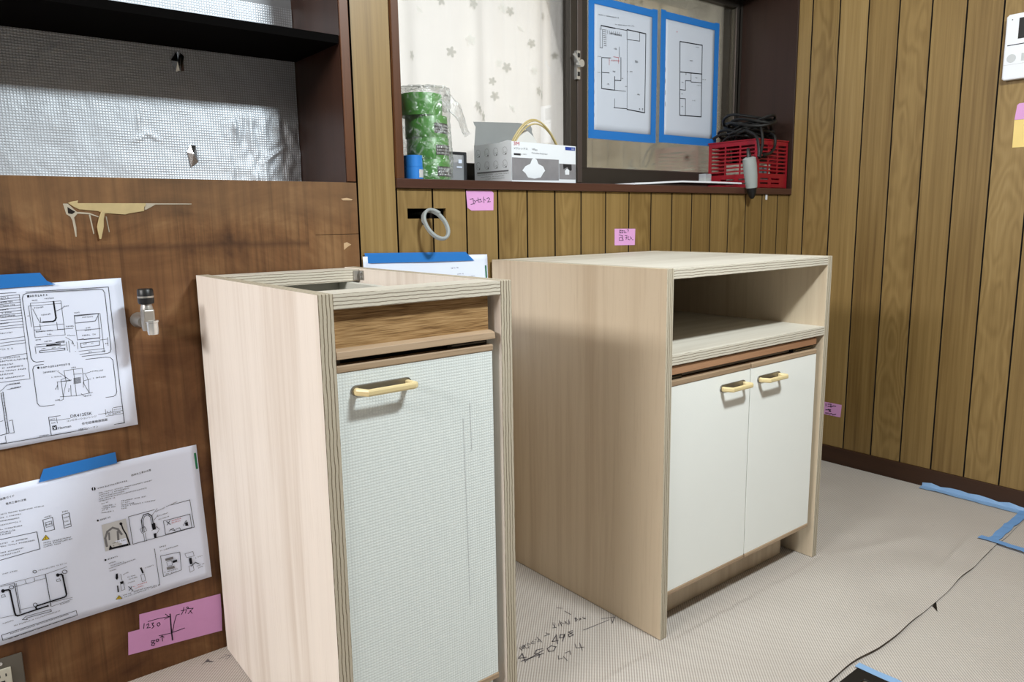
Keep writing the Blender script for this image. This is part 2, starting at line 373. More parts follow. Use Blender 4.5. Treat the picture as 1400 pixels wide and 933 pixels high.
# flat ink: strokes, filled marks, pseudo text rows and real words laid on a surface map(a, b) -> point
_tc = {}
def text_mesh(txt):
    if txt not in _tc:
        cu = bpy.data.curves.new('lettering', 'FONT'); cu.body = txt; cu.resolution_u = 2
        o = bpy.data.objects.new('lettering', cu); COL.objects.link(o)
        me = bpy.data.meshes.new_from_object(o.evaluated_get(bpy.context.evaluated_depsgraph_get()))
        vs = [v.co.copy() for v in me.vertices]; fs = [tuple(p.vertices) for p in me.polygons]
        bpy.data.objects.remove(o); bpy.data.meshes.remove(me); _tc[txt] = (vs, fs)
    return _tc[txt]
def draw_ink(items, fmap, base='ink', seed=1, hfac=1.0):
    mb = MB(); rng = random.Random(seed); cur = base
    names = {'k': base, 'w': 'paper', 'r': 'inkred', 'y': 'inkyellow', 'm': 'inkgrey', 'g': 'inkpale', 'n': 'inkgreen', 'b': 'inkblue'}
    lift = [0]
    def seg(a, b, w, m):
        d = Vector(b) - Vector(a)
        if d.length < 1e-6: return
        d.normalize(); nrm = Vector((-d.y, d.x)) * (w / 2); e = d * (w * .4); L = lift[0]
        q = [Vector(a) - e + nrm, Vector(a) - e - nrm, Vector(b) + e - nrm, Vector(b) + e + nrm]
        mb.add([fmap(p.x, p.y, L) for p in q], [(0, 1, 2, 3)], m)
    for kind, w, pts in items:
        if kind == 'C': cur = names[w]; lift[0] += .00008
        elif kind == 'L':
            for a, b in zip(pts, pts[1:]): seg(a, b, w, cur)
        elif kind == 'F':
            mb.add([fmap(p[0], p[1], lift[0]) for p in pts], [tuple(range(len(pts)))], cur)
        elif kind == 'T':
            a, b = Vector(pts[0]), Vector(pts[1]); d = b - a; L = d.length
            if L < 1e-5: continue
            d.normalize(); up = Vector((-d.y, d.x)); h = w * hfac; x = 0; lw = max(.00035, h * .13)
            while x < L:
                g = h * rng.uniform(.7, 1.0); 
                if rng.random() < .92:
                    for _ in range(3):
                        if rng.random() < .5:
                            y = rng.uniform(.1, .9) * h; seg(a + d * (x + .1 * g) + up * y, a + d * (x + .85 * g) + up * y, lw, cur)
                        else:
                            xx = x + rng.uniform(.15, .8) * g; seg(a + d * xx + up * .08 * h, a + d * xx + up * .92 * h, lw, cur)
                x += g * 1.12
        elif kind == 'J':
            a, b = Vector(pts[0]), Vector(pts[1]); d = b - a; vs, fs = text_mesh(w)
            x0 = min(v.x for v in vs); x1 = max(v.x for v in vs); sc = d.length / (x1 - x0); d.normalize(); up = Vector((-d.y, d.x))
            q = [a + d * ((v.x - x0) * sc) + up * (v.y * sc) for v in vs]
            mb.add([fmap(p.x, p.y, lift[0]) for p in q], fs, cur)
    return mb

# ink marks, as outlines on their own surface, in metres
INK = {
 'range': [
  ('L',0.001,[(-1.1188,0.8379),(-0.9423,0.838),(-0.9389,0.5616),(-1.1481,0.5593)]),
  ('L',0.0007,[(-1.1194,0.8321),(-1.09,0.8338),(-1.0893,0.6748),(-1.136,0.6744)]),('L',0.0007,[(-1.12,0.8267),(-1.0894,0.8291)]),
  ('L',0.0007,[(-1.1204,0.8225),(-1.0894,0.8247)]),('L',0.0007,[(-1.1209,0.8179),(-1.0894,0.82)]),('L',0.0007,[(-1.1215,0.8128),(-1.0893,0.8149)]),
  ('L',0.0007,[(-1.1219,0.8082),(-1.0893,0.8101)]),('L',0.0007,[(-1.1225,0.8032),(-1.0893,0.805)]),('L',0.0007,[(-1.123,0.7982),(-1.0893,0.7998)]),
  ('L',0.0007,[(-1.1235,0.7935),(-1.0893,0.7951)]),('L',0.0007,[(-1.1241,0.7881),(-1.0893,0.7895)]),('L',0.0007,[(-1.1246,0.7831),(-1.0893,0.7844)]),
  ('L',0.0007,[(-1.1252,0.7772),(-1.0893,0.7784)]),('L',0.0007,[(-1.1257,0.7726),(-1.0893,0.7736)]),('T',0.0025,[(-1.1199,0.8275),(-1.1069,0.8288)]),
  ('T',0.0025,[(-1.1207,0.8198),(-1.1028,0.8207)]),('T',0.0025,[(-1.1213,0.814),(-1.0986,0.8145)]),('T',0.0025,[(-1.1221,0.8063),(-1.1091,0.8075)]),
  ('T',0.0026,[(-1.1228,0.8005),(-1.1049,0.8012)]),('T',0.0026,[(-1.1234,0.7947),(-1.1006,0.7949)]),('T',0.0026,[(-1.1248,0.7811),(-1.1117,0.7822)]),
  ('T',0.0026,[(-1.1266,0.7636),(-1.1087,0.7641)]),('L',0.0007,[(-1.1277,0.7531),(-1.0898,0.7553)]),('L',0.0007,[(-1.1284,0.7469),(-1.0895,0.7488)]),
  ('L',0.0007,[(-1.129,0.7414),(-1.0893,0.7436)]),('L',0.0007,[(-1.1312,0.7203),(-1.0891,0.7234)]),('T',0.0031,[(-1.1298,0.7336),(-1.1102,0.734)]),
  ('T',0.003,[(-1.1315,0.7168),(-1.102,0.7172)]),('T',0.0031,[(-1.1321,0.7117),(-1.0919,0.7122)]),('T',0.003,[(-1.1328,0.7051),(-1.1099,0.7052)]),
  ('T',0.003,[(-1.1334,0.6992),(-1.0989,0.6994)]),('T',0.003,[(-1.134,0.6933),(-1.0951,0.6934)]),('T',0.003,[(-1.1346,0.6874),(-1.115,0.6874)]),
  ('T',0.0031,[(-1.1354,0.6803),(-1.0992,0.6802)]),
  ('L',0.001,[(-1.0777,0.8357),(-0.9579,0.8347),(-0.9523,0.8329),(-0.9496,0.8267),(-0.9488,0.7138),(-0.9513,0.7084),(-0.9557,0.7067),(-1.076,0.7048),(-1.081,0.7073),(-1.0838,0.714),(-1.086,0.8261),(-1.0838,0.833),(-1.0777,0.8357)]),
  ('F',0,[(-1.0781,0.8317),(-1.0748,0.8318),(-1.0749,0.8275),(-1.0782,0.8274)]),('T',0.0043,[(-1.074,0.8278),(-1.047,0.8279)]),
  ('T',0.0024,[(-1.0718,0.8203),(-1.0636,0.8203)]),('T',0.003,[(-1.0513,0.822),(-1.0369,0.822)]),
  ('L',0.0007,[(-1.0744,0.8164),(-1.025,0.8169),(-1.0244,0.7514)]),('L',0.0007,[(-1.0744,0.8164),(-1.0735,0.7514),(-1.0244,0.7514)]),
  ('L',0.0007,[(-1.0779,0.8114),(-1.0255,0.8121)]),('L',0.0026,[(-1.0371,0.8166),(-1.0362,0.7854)]),
  ('L',0.0026,[(-1.0362,0.7854),(-1.0381,0.781),(-1.0419,0.7792),(-1.0579,0.7793)]),('L',0.0007,[(-1.0346,0.7984),(-1.0241,0.8024),(-1.0223,0.8046)]),
  ('T',0.0027,[(-1.0223,0.8046),(-1.0137,0.8051)]),('T',0.003,[(-1.0695,0.8057),(-1.0559,0.8063)]),('T',0.0031,[(-1.0597,0.7915),(-1.0452,0.792)]),
  ('L',0.0007,[(-1.0718,0.8056),(-1.0632,0.779),(-1.058,0.7785)]),('L',0.0007,[(-1.0615,0.7886),(-1.0616,0.7797)]),
  ('L',0.0007,[(-1.0737,0.772),(-1.0247,0.7725)]),('L',0.0007,[(-1.0736,0.7657),(-1.0631,0.7655),(-1.0635,0.7763)]),
  ('L',0.0007,[(-1.071,0.7618),(-1.0241,0.7624)]),('T',0.0029,[(-1.0711,0.761),(-1.0444,0.7609)]),('T',0.0028,[(-1.0536,0.754),(-1.0467,0.754)]),
  ('L',0.0007,[(-1.0359,0.7772),(-1.0361,0.7636)]),('L',0.0007,[(-1.0365,0.7631),(-1.0099,0.7627)]),('T',0.0032,[(-1.0215,0.7654),(-1.0096,0.7658)]),
  ('L',0.0007,[(-1.0779,0.8114),(-1.077,0.7723)]),('T',0.0018,[(-1.0813,0.7923),(-1.0791,0.7924)]),('T',0.0025,[(-1.0737,0.7455),(-1.0655,0.7458)]),
  ('T',0.0023,[(-1.0617,0.7409),(-1.0487,0.7415)]),('L',0.001,[(-1.0734,0.7375),(-1.0273,0.738)]),('L',0.001,[(-1.0734,0.7334),(-1.0263,0.732)]),
  ('L',0.001,[(-1.069,0.7256),(-1.0276,0.7261),(-1.028,0.7225),(-1.069,0.722),(-1.069,0.7256)]),('L',0.0026,[(-1.0563,0.7348),(-1.0346,0.7348)]),
  ('L',0.001,[(-1.0412,0.7389),(-1.0271,0.7402),(-1.0282,0.7363)]),('T',0.0022,[(-1.0661,0.728),(-1.06,0.7282)]),
  ('T',0.0022,[(-1.0493,0.7274),(-1.0431,0.7278)]),('T',0.0022,[(-1.0392,0.728),(-1.0337,0.7281)]),('L',0.0007,[(-1.0753,0.7345),(-1.0751,0.721)]),
  ('L',0.0007,[(-1.0241,0.7468),(-1.0138,0.7383),(-1.0121,0.7317),(-1.0151,0.7329),(-1.0138,0.7383)]),('T',0.0024,[(-1.0215,0.7489),(-1.0168,0.749)]),
  ('L',0.0007,[(-1.0168,0.749),(-1.0081,0.7487)]),('L',0.0007,[(-1.0201,0.739),(-1.0199,0.7169)]),('L',0.0007,[(-1.0242,0.7377),(-1.0234,0.721)]),
  ('T',0.0025,[(-1.0059,0.7908),(-0.9973,0.7911)]),
  ('L',0.001,[(-1.0056,0.7871),(-0.9643,0.7874),(-0.9651,0.7834),(-0.971,0.7731),(-1.0058,0.7721),(-1.0056,0.7871)]),
  ('L',0.0007,[(-1.0045,0.7855),(-0.9615,0.7872)]),('L',0.0007,[(-1.0058,0.7721),(-1.005,0.7392),(-0.966,0.7395),(-0.9651,0.7834)]),
  ('L',0.0007,[(-0.9615,0.7872),(-0.9613,0.7096)]),('T',0.0024,[(-0.993,0.7808),(-0.9744,0.7809)]),('L',0.0007,[(-1.0048,0.7576),(-0.9634,0.7574)]),
  ('T',0.0029,[(-0.9886,0.7596),(-0.9821,0.7597)]),('T',0.0028,[(-0.9907,0.7547),(-0.9809,0.7551)]),('T',0.0033,[(-0.9964,0.7452),(-0.9753,0.7452)]),
  ('L',0.001,[(-1.005,0.7392),(-0.9945,0.7402),(-0.9938,0.7386),(-0.9676,0.7391),(-0.967,0.7368)]),
  ('L',0.001,[(-1.0008,0.7322),(-0.9674,0.733),(-0.9682,0.7247),(-1.0001,0.7234),(-1.0008,0.7322)]),('T',0.0022,[(-0.9955,0.7288),(-0.9899,0.7289)]),
  ('T',0.0023,[(-0.9826,0.7282),(-0.976,0.7288)]),('L',0.0007,[(-0.9664,0.7348),(-0.9531,0.7352)]),('L',0.0007,[(-0.9527,0.7386),(-0.9534,0.722)]),
  ('L',0.0007,[(-1.0061,0.7356),(-1.0059,0.7217)]),('L',0.0007,[(-1.0037,0.7108),(-0.9603,0.7114)]),('L',0.0007,[(-1.0047,0.7169),(-0.9606,0.7171)]),
  ('T',0.0025,[(-0.989,0.7119),(-0.9833,0.712)]),('T',0.0019,[(-1.0124,0.728),(-1.01,0.7283)]),('T',0.0024,[(-0.9581,0.7254),(-0.954,0.7255)]),
  ('T',0.002,[(-1.0111,0.7167),(-1.0079,0.7167)]),('T',0.0021,[(-0.9645,0.711),(-0.9594,0.7113)]),
  ('L',0.001,[(-1.0766,0.6991),(-0.9597,0.6996),(-0.952,0.698),(-0.9476,0.6925),(-0.9467,0.6271),(-0.9488,0.6211),(-0.9534,0.6186),(-1.0732,0.6185),(-1.0793,0.6201),(-1.0826,0.6261),(-1.0834,0.6912),(-1.0813,0.6968),(-1.0766,0.6991)]),
  ('F',0,[(-1.0722,0.6934),(-1.0728,0.6921),(-1.0738,0.6914),(-1.075,0.6916),(-1.0759,0.6926),(-1.0761,0.694),(-1.0756,0.6953),(-1.0745,0.696),(-1.0734,0.6958),(-1.0725,0.6948)]),
  ('T',0.0041,[(-1.0703,0.6915),(-1.024,0.692)]),('T',0.0032,[(-1.0709,0.682),(-1.0443,0.6819)]),('T',0.0031,[(-0.9896,0.6733),(-0.9651,0.6725)]),
  ('T',0.0031,[(-0.9896,0.6594),(-0.9658,0.6592)]),('T',0.0033,[(-1.0535,0.6255),(-1.0471,0.6256)]),('T',0.0033,[(-1.0036,0.6259),(-0.9921,0.6263)]),
  ('T',0.0027,[(-1.0553,0.6712),(-1.0399,0.6711)]),('L',0.0007,[(-1.0333,0.6825),(-1.0025,0.683)]),
  ('L',0.0007,[(-1.0333,0.6825),(-1.0318,0.6601),(-1.0396,0.633),(-1.0399,0.6657),(-1.0309,0.6691)]),('L',0.0007,[(-1.0398,0.6624),(-1.0223,0.6627)]),
  ('L',0.0007,[(-1.0471,0.6624),(-1.0242,0.6616)]),('L',0.0007,[(-1.0425,0.6812),(-1.0251,0.6624)]),('L',0.0007,[(-1.0175,0.6831),(-1.0175,0.6306)]),
  ('L',0.0007,[(-1.0446,0.6328),(-1.017,0.6305)]),('L',0.0007,[(-1.017,0.6305),(-0.9892,0.6327)]),
  ('L',0.0007,[(-1.0025,0.683),(-1.0023,0.6513),(-0.995,0.6325)]),('L',0.0007,[(-0.998,0.6705),(-0.9944,0.659),(-0.995,0.6325)]),
  ('L',0.0007,[(-1.0462,0.6623),(-1.0468,0.6472)]),('L',0.0007,[(-1.0251,0.6526),(-1.0262,0.632)]),('L',0.0007,[(-1.0184,0.6734),(-1.0045,0.6725)]),
  ('L',0.0007,[(-1.0023,0.6716),(-0.9901,0.6734)]),('L',0.0007,[(-1.0021,0.6579),(-0.9895,0.66)]),
  ('L',0.0007,[(-1.039,0.633),(-1.0402,0.6266),(-1.0462,0.625)]),('L',0.0007,[(-1.0091,0.6336),(-1.0041,0.6269)]),
  ('L',0.0007,[(-1.0032,0.6559),(-1.0042,0.645)]),('L',0.0007,[(-1.0186,0.6654),(-1.0066,0.6656)]),('L',0.0007,[(-1.0188,0.6639),(-1.0068,0.6641)]),
  ('L',0.0007,[(-1.0189,0.6624),(-1.0069,0.6626)]),('L',0.0007,[(-1.0191,0.6609),(-1.0071,0.6611)]),('L',0.0007,[(-1.0192,0.6594),(-1.0072,0.6596)]),
  ('L',0.0007,[(-1.0194,0.6579),(-1.0073,0.658)]),('L',0.0007,[(-1.0195,0.6563),(-1.0075,0.6565)]),('L',0.0007,[(-1.0197,0.6548),(-1.0076,0.655)]),
  ('T',0.0033,[(-1.0211,0.6847),(-1.0136,0.685)]),('T',0.0019,[(-1.0504,0.6478),(-1.0467,0.6537)]),('T',0.0019,[(-1.0291,0.6401),(-1.0276,0.6464)]),
  ('L',0.001,[(-1.0673,0.5958),(-0.9395,0.5958),(-0.9386,0.5612),(-1.0664,0.5596),(-1.0673,0.5958)]),('L',0.0007,[(-1.0549,0.5931),(-1.0541,0.582)]),
  ('L',0.0007,[(-1.0662,0.5886),(-1.0554,0.5881)]),('L',0.0007,[(-1.0536,0.5878),(-0.9706,0.5869)]),('L',0.0007,[(-0.9704,0.5948),(-0.9705,0.5835)]),
  ('L',0.0007,[(-0.9711,0.587),(-0.9399,0.5872)]),('L',0.0007,[(-0.9576,0.5948),(-0.9579,0.5801)]),('L',0.0007,[(-0.9707,0.5808),(-0.9398,0.581)]),
  ('T',0.0026,[(-1.0652,0.5899),(-1.0588,0.5901)]),('T',0.0026,[(-1.0641,0.5823),(-1.0587,0.5824)]),('T',0.0034,[(-0.9677,0.5875),(-0.9622,0.5881)]),
  ('T',0.0022,[(-0.9666,0.5828),(-0.9626,0.5832)]),('T',0.0023,[(-0.9567,0.5828),(-0.9437,0.5833)]),('T',0.0022,[(-0.956,0.59),(-0.943,0.5905)]),
  ('J', 'DR412ESK', [(-1.0313, 0.5886), (-0.9943, 0.5888)]),('J', 'コンビネーションレンジ', [(-1.0385, 0.5817), (-0.9872, 0.5824)]),
  ('J', '住宅設備機器図面', [(-1.0138, 0.5711), (-0.9686, 0.5718)]),('J', 'Harman', [(-1.0541, 0.5695), (-1.0322, 0.5701)]),
  ('J', 'ハーマン', [(-1.0056, 0.5606), (-0.9863, 0.561)]),('T',0.0034,[(-1.0204,0.5612),(-1.0065,0.5615)]),
  ('F',0,[(-1.0633,0.5782),(-1.056,0.5782),(-1.0556,0.5693),(-1.0631,0.5694)]),('C','w',[]),('L',0.0012,[(-1.0612,0.5756),(-1.058,0.5707)]),
  ('L',0.0012,[(-1.0579,0.5755),(-1.0609,0.5708)]),('C','k',[]),('L',0.001,[(-1.1367,0.655),(-1.136,0.5771)]),
  ('L',0.001,[(-1.1337,0.6562),(-1.1326,0.5775)]),('L',0.0007,[(-1.1377,0.6583),(-1.1341,0.6609),(-1.1265,0.668),(-1.1059,0.6687)]),
  ('L',0.001,[(-1.1463,0.5759),(-1.1334,0.5776)]),('L',0.0007,[(-1.1271,0.6598),(-1.1067,0.6608)]),('T',0.0028,[(-1.1223,0.6678),(-1.106,0.6681)]),
  ('T',0.0027,[(-1.1214,0.6599),(-1.1068,0.6604)]),('L',0.0007,[(-1.1302,0.6004),(-1.1249,0.6015),(-1.1245,0.577),(-1.1309,0.5772)]),
  ('L',0.0007,[(-1.1436,0.6018),(-1.1393,0.6027)]),('L',0.0007,[(-1.139,0.5734),(-1.1386,0.5606),(-1.1479,0.5608)]),
  ('T',0.0023,[(-1.0861,0.5613),(-1.0708,0.5611)]),('L',0.0003,[(-1.1359,0.6559),(-1.1329,0.6561)]),('L',0.0003,[(-1.1359,0.6497),(-1.1328,0.6498)]),
  ('L',0.0003,[(-1.1359,0.6434),(-1.1328,0.6435)]),('L',0.0003,[(-1.1359,0.6371),(-1.1328,0.6373)]),('L',0.0003,[(-1.1358,0.6308),(-1.1328,0.631)]),
  ('L',0.0003,[(-1.1358,0.6246),(-1.1328,0.6247)]),('L',0.0003,[(-1.1358,0.6182),(-1.1327,0.6183)]),('L',0.0003,[(-1.1358,0.6119),(-1.1327,0.612)]),
  ('L',0.0003,[(-1.1358,0.6056),(-1.1327,0.6057)]),('L',0.0003,[(-1.1357,0.5993),(-1.1327,0.5993)]),('L',0.0003,[(-1.1357,0.5929),(-1.1327,0.593)]),
  ('L',0.0003,[(-1.1357,0.5866),(-1.1326,0.5866)]),
 ],
 'guide': [
  ('J', '設置ガイド', [(-1.1594, 0.452), (-1.1366, 0.454)]),('J', '電気工事の注意', [(-1.1515, 0.4412), (-1.1191, 0.4417)]),
  ('J', '給排水工事の注意', [(-0.9359, 0.4467), (-0.8978, 0.4498)]),('T',0.0028,[(-1.1624,0.4234),(-1.0933,0.4223)]),
  ('T',0.0027,[(-1.163,0.4169),(-1.1301,0.4163)]),('T',0.0027,[(-1.1637,0.4103),(-1.1349,0.4097)]),('T',0.0027,[(-1.1645,0.4028),(-1.1295,0.4019)]),
  ('T',0.0027,[(-1.1654,0.3942),(-1.1325,0.3932)]),('T',0.0029,[(-1.1661,0.3881),(-1.1435,0.3874)]),('T',0.0028,[(-1.1665,0.3841),(-1.1501,0.3835)]),
  ('L',0.001,[(-1.1673,0.376),(-1.1088,0.3754),(-1.1072,0.34),(-1.1716,0.3359)]),('T',0.0028,[(-1.1684,0.3664),(-1.1248,0.3651)]),
  ('T',0.0027,[(-1.1689,0.3608),(-1.1156,0.3587)]),('T',0.0028,[(-1.1702,0.3486),(-1.135,0.3484)]),('T',0.0028,[(-1.1709,0.3425),(-1.1397,0.343)]),
  ('L',0.001,[(-1.0968,0.3961),(-1.0806,0.397),(-1.0796,0.3719),(-1.0958,0.3717),(-1.0968,0.3961)]),
  ('L',0.0007,[(-1.0936,0.3898),(-1.0831,0.3901),(-1.0827,0.3804),(-1.0928,0.38),(-1.0936,0.3898)]),('T',0.0029,[(-1.0944,0.3991),(-1.0839,0.3995)]),
  ('T',0.004,[(-1.0925,0.3831),(-1.0837,0.3839)]),('L',0.001,[(-1.0642,0.3979),(-1.0521,0.3985),(-1.0512,0.3704),(-1.0634,0.37),(-1.0642,0.3979)]),
  ('T',0.0029,[(-1.0638,0.4016),(-1.0536,0.4016)]),('T',0.003,[(-1.0624,0.3893),(-1.0538,0.3897)]),('T',0.003,[(-1.0619,0.381),(-1.0547,0.3812)]),
  ('T',0.0029,[(-1.0617,0.3734),(-1.0536,0.3738)]),('C','y',[]),('F',0,[(-1.1022,0.3558),(-1.0952,0.365),(-1.09,0.3554)]),('C','k',[]),
  ('L',0.0007,[(-1.1022,0.3558),(-1.0952,0.365),(-1.09,0.3554),(-1.1022,0.3558)]),('L',0.0007,[(-1.0955,0.3619),(-1.0959,0.3572)]),
  ('T',0.0029,[(-1.1007,0.3489),(-1.0534,0.3478)]),('T',0.0029,[(-1.1011,0.3447),(-1.0525,0.3435)]),('T',0.0029,[(-1.1015,0.341),(-1.0752,0.3403)]),
  ('F',0,[(-1.0019,0.4353),(-1.0033,0.4326),(-1.006,0.4319),(-1.0084,0.4339),(-1.0092,0.4371),(-1.0078,0.4399),(-1.0052,0.4405),(-1.0028,0.4386)]),
  ('C','w',[]),('L',0.0016,[(-1.0057,0.4396),(-1.0056,0.4357)]),('L',0.0016,[(-1.0056,0.434),(-1.0054,0.4329)]),('C','k',[]),
  ('T',0.0035,[(-0.9988,0.434),(-0.9451,0.4377)]),('T',0.0023,[(-0.9974,0.4243),(-0.8987,0.428)]),('T',0.0023,[(-0.9978,0.42),(-0.944,0.4219)]),
  ('T',0.0023,[(-0.9982,0.4157),(-0.9518,0.4172)]),('T',0.0024,[(-0.9986,0.4113),(-0.91,0.4142)]),('T',0.0024,[(-0.999,0.407),(-0.9695,0.4079)]),
  ('T',0.0024,[(-0.9949,0.4004),(-0.983,0.4018)]),('T',0.0024,[(-0.9954,0.3955),(-0.9708,0.3936)]),('T',0.0023,[(-0.9958,0.3912),(-0.9712,0.3892)]),
  ('T',0.0024,[(-0.9962,0.3863),(-0.9843,0.3876)]),('T',0.0024,[(-0.9966,0.3819),(-0.9754,0.3807)]),('T',0.0024,[(-0.9593,0.3979),(-0.913,0.3967)]),
  ('T',0.0024,[(-0.9597,0.3935),(-0.9442,0.3931)]),('T',0.0024,[(-0.9601,0.3891),(-0.9372,0.3884)]),('T',0.0024,[(-0.9604,0.3858),(-0.8974,0.3839)]),
  ('T',0.0024,[(-0.9608,0.3814),(-0.9501,0.381)]),
  ('F',0,[(-1.0026,0.3685),(-1.0031,0.3673),(-1.0041,0.3668),(-1.0052,0.3671),(-1.006,0.3681),(-1.0063,0.3695),(-1.0058,0.3707),(-1.0048,0.3712),(-1.0037,0.3709),(-1.0028,0.3699)]),
  ('T',0.0035,[(-1.0008,0.3675),(-0.9827,0.3686)]),('C','g',[]),('F',0,[(-0.9989,0.358),(-0.9545,0.3598),(-0.9518,0.3029),(-0.9975,0.3012)]),
  ('C','w',[]),('F',0,[(-0.985,0.3173),(-0.9572,0.3189),(-0.9565,0.3049),(-0.9839,0.3039)]),('C','k',[]),
  ('T',0.0029,[(-0.983,0.3128),(-0.9587,0.3136)]),('T',0.0031,[(-0.9826,0.3075),(-0.9714,0.3076)]),('C','m',[]),
  ('L',0.004,[(-0.9937,0.3114),(-0.995,0.3288),(-0.99,0.3414),(-0.9799,0.347),(-0.9708,0.3416),(-0.9647,0.3285)]),
  ('L',0.003,[(-0.9878,0.3238),(-0.9874,0.3379)]),('L',0.004,[(-0.9718,0.3191),(-0.9713,0.3361)]),('C','k',[]),
  ('L',0.0025,[(-0.9636,0.3509),(-0.9613,0.3389),(-0.9566,0.3261),(-0.9519,0.3018)]),
  ('F',0,[(-0.9612,0.3503),(-0.9619,0.3485),(-0.9635,0.3477),(-0.9652,0.3482),(-0.9665,0.3498),(-0.9669,0.3519),(-0.9662,0.3537),(-0.9647,0.3545),(-0.9629,0.354),(-0.9616,0.3524)]),
  ('F',0,[(-0.9912,0.3022),(-0.9879,0.3125),(-0.9846,0.3059),(-0.9545,0.3054),(-0.9539,0.3007)]),
  ('L',0.001,[(-0.9489,0.3623),(-0.8279,0.3682),(-0.8243,0.3055),(-0.946,0.3012),(-0.9489,0.3623)]),('L',0.0007,[(-0.8279,0.3682),(-0.8265,0.3457)]),
  ('L',0.0016,[(-0.9255,0.323),(-0.9258,0.3491),(-0.9208,0.3592),(-0.9122,0.3604),(-0.9053,0.3521),(-0.904,0.3314)]),
  ('L',0.001,[(-0.9226,0.3221),(-0.9229,0.3471),(-0.9192,0.3553),(-0.9125,0.357),(-0.9084,0.3512),(-0.907,0.3323)]),
  ('L',0.0007,[(-0.9299,0.33),(-0.9211,0.3333),(-0.9179,0.3237),(-0.9269,0.3193),(-0.9299,0.33)]),
  ('F',0,[(-0.9077,0.3354),(-0.9005,0.3363),(-0.9002,0.3216),(-0.9064,0.3216)]),('L',0.0007,[(-0.9244,0.3186),(-0.9235,0.3003)]),
  ('L',0.0007,[(-0.9209,0.3187),(-0.9199,0.301)]),('F',0,[(-0.9056,0.3132),(-0.8999,0.3133),(-0.9004,0.3023),(-0.9045,0.3023)]),
  ('L',0.0007,[(-0.908,0.3209),(-0.8982,0.3269),(-0.8937,0.3198),(-0.8985,0.3123)]),('T',0.0024,[(-0.8997,0.3582),(-0.8545,0.3697)]),
  ('T',0.0025,[(-0.8954,0.3477),(-0.8745,0.3503)]),('L',0.0007,[(-0.9051,0.3538),(-0.8938,0.3665)]),('L',0.0007,[(-0.902,0.3425),(-0.8935,0.3519)]),
  ('T',0.0025,[(-0.8935,0.3402),(-0.8726,0.3421)]),('L',0.001,[(-0.8841,0.3358),(-0.8305,0.3366),(-0.8292,0.3063),(-0.8825,0.3048),(-0.8841,0.3358)]),
  ('L',0.0012,[(-0.8781,0.333),(-0.8714,0.3247)]),('L',0.0012,[(-0.8777,0.3252),(-0.8718,0.333)]),('C','r',[]),
  ('T',0.0031,[(-0.8683,0.3303),(-0.8497,0.3311)]),('T',0.0031,[(-0.8687,0.3257),(-0.8512,0.3262)]),('C','k',[]),
  ('L',0.001,[(-0.8753,0.3104),(-0.867,0.3151),(-0.8633,0.3082),(-0.8724,0.3137)]),('L',0.001,[(-0.8621,0.3108),(-0.8539,0.3126),(-0.8518,0.3061)]),
  ('L',0.001,[(-0.8457,0.3151),(-0.8395,0.3253),(-0.8362,0.3125)]),('F',0,[(-0.8426,0.3202),(-0.8366,0.321),(-0.8362,0.3125),(-0.8416,0.3128)]),
  ('F',0,[(-0.9973,0.283),(-0.9978,0.2818),(-0.9988,0.2813),(-0.9999,0.2816),(-1.0008,0.2827),(-1.001,0.2841),(-1.0005,0.2853),(-0.9995,0.2859),(-0.9984,0.2855),(-0.9975,0.2844)]),
  ('T',0.0036,[(-0.9955,0.2819),(-0.9776,0.2826)]),('T',0.003,[(-0.9939,0.2728),(-0.9818,0.2736)]),('T',0.0024,[(-0.9944,0.2673),(-0.9652,0.2683)]),
  ('T',0.0024,[(-0.9949,0.2623),(-0.9455,0.2668)]),('T',0.0024,[(-0.9944,0.257),(-0.9833,0.2568)]),('L',0.001,[(-0.9064,0.2794),(-0.9032,0.1964)]),
  ('T',0.0025,[(-0.959,0.1993),(-0.9042,0.1967)]),('F',0,[(-0.9836,0.2483),(-0.9798,0.2482),(-0.9801,0.2385),(-0.9824,0.2346),(-0.985,0.2389)]),
  ('F',0,[(-0.984,0.2224),(-0.9816,0.2227),(-0.9814,0.2082),(-0.9839,0.2079)]),('L',0.0007,[(-0.9746,0.2453),(-0.9735,0.2305)]),
  ('F',0,[(-0.9776,0.2289),(-0.9712,0.2291),(-0.9712,0.2239),(-0.9771,0.2236)]),
  ('L',0.0007,[(-0.9771,0.2236),(-0.9712,0.2239),(-0.97,0.2101),(-0.9764,0.2094),(-0.9771,0.2236)]),('T',0.0024,[(-0.9701,0.241),(-0.96,0.2435)]),
  ('T',0.0025,[(-0.963,0.2328),(-0.9486,0.2327)]),('T',0.0025,[(-0.9615,0.2276),(-0.9465,0.2274)]),('T',0.0025,[(-0.9636,0.2202),(-0.9522,0.2205)]),
  ('L',0.0007,[(-0.9377,0.2304),(-0.9311,0.2311),(-0.9294,0.2158),(-0.9365,0.2152),(-0.9377,0.2304)]),
  ('F',0,[(-0.9378,0.2463),(-0.9347,0.247),(-0.9314,0.233),(-0.9345,0.2328)]),('T',0.0025,[(-0.9276,0.2418),(-0.9122,0.2428)]),
  ('L',0.0012,[(-0.9627,0.2135),(-0.9558,0.2023)]),('L',0.0012,[(-0.9625,0.2046),(-0.9564,0.2119)]),('C','r',[]),
  ('T',0.0025,[(-0.9541,0.2094),(-0.9278,0.2106)]),('T',0.0025,[(-0.9545,0.2048),(-0.9359,0.205)]),('C','y',[]),
  ('F',0,[(-0.9886,0.1938),(-0.9821,0.2008),(-0.977,0.1921)]),('C','k',[]),
  ('L',0.0007,[(-0.9886,0.1938),(-0.9821,0.2008),(-0.977,0.1921),(-0.9886,0.1938)]),('L',0.0007,[(-0.9824,0.198),(-0.9827,0.1941)]),
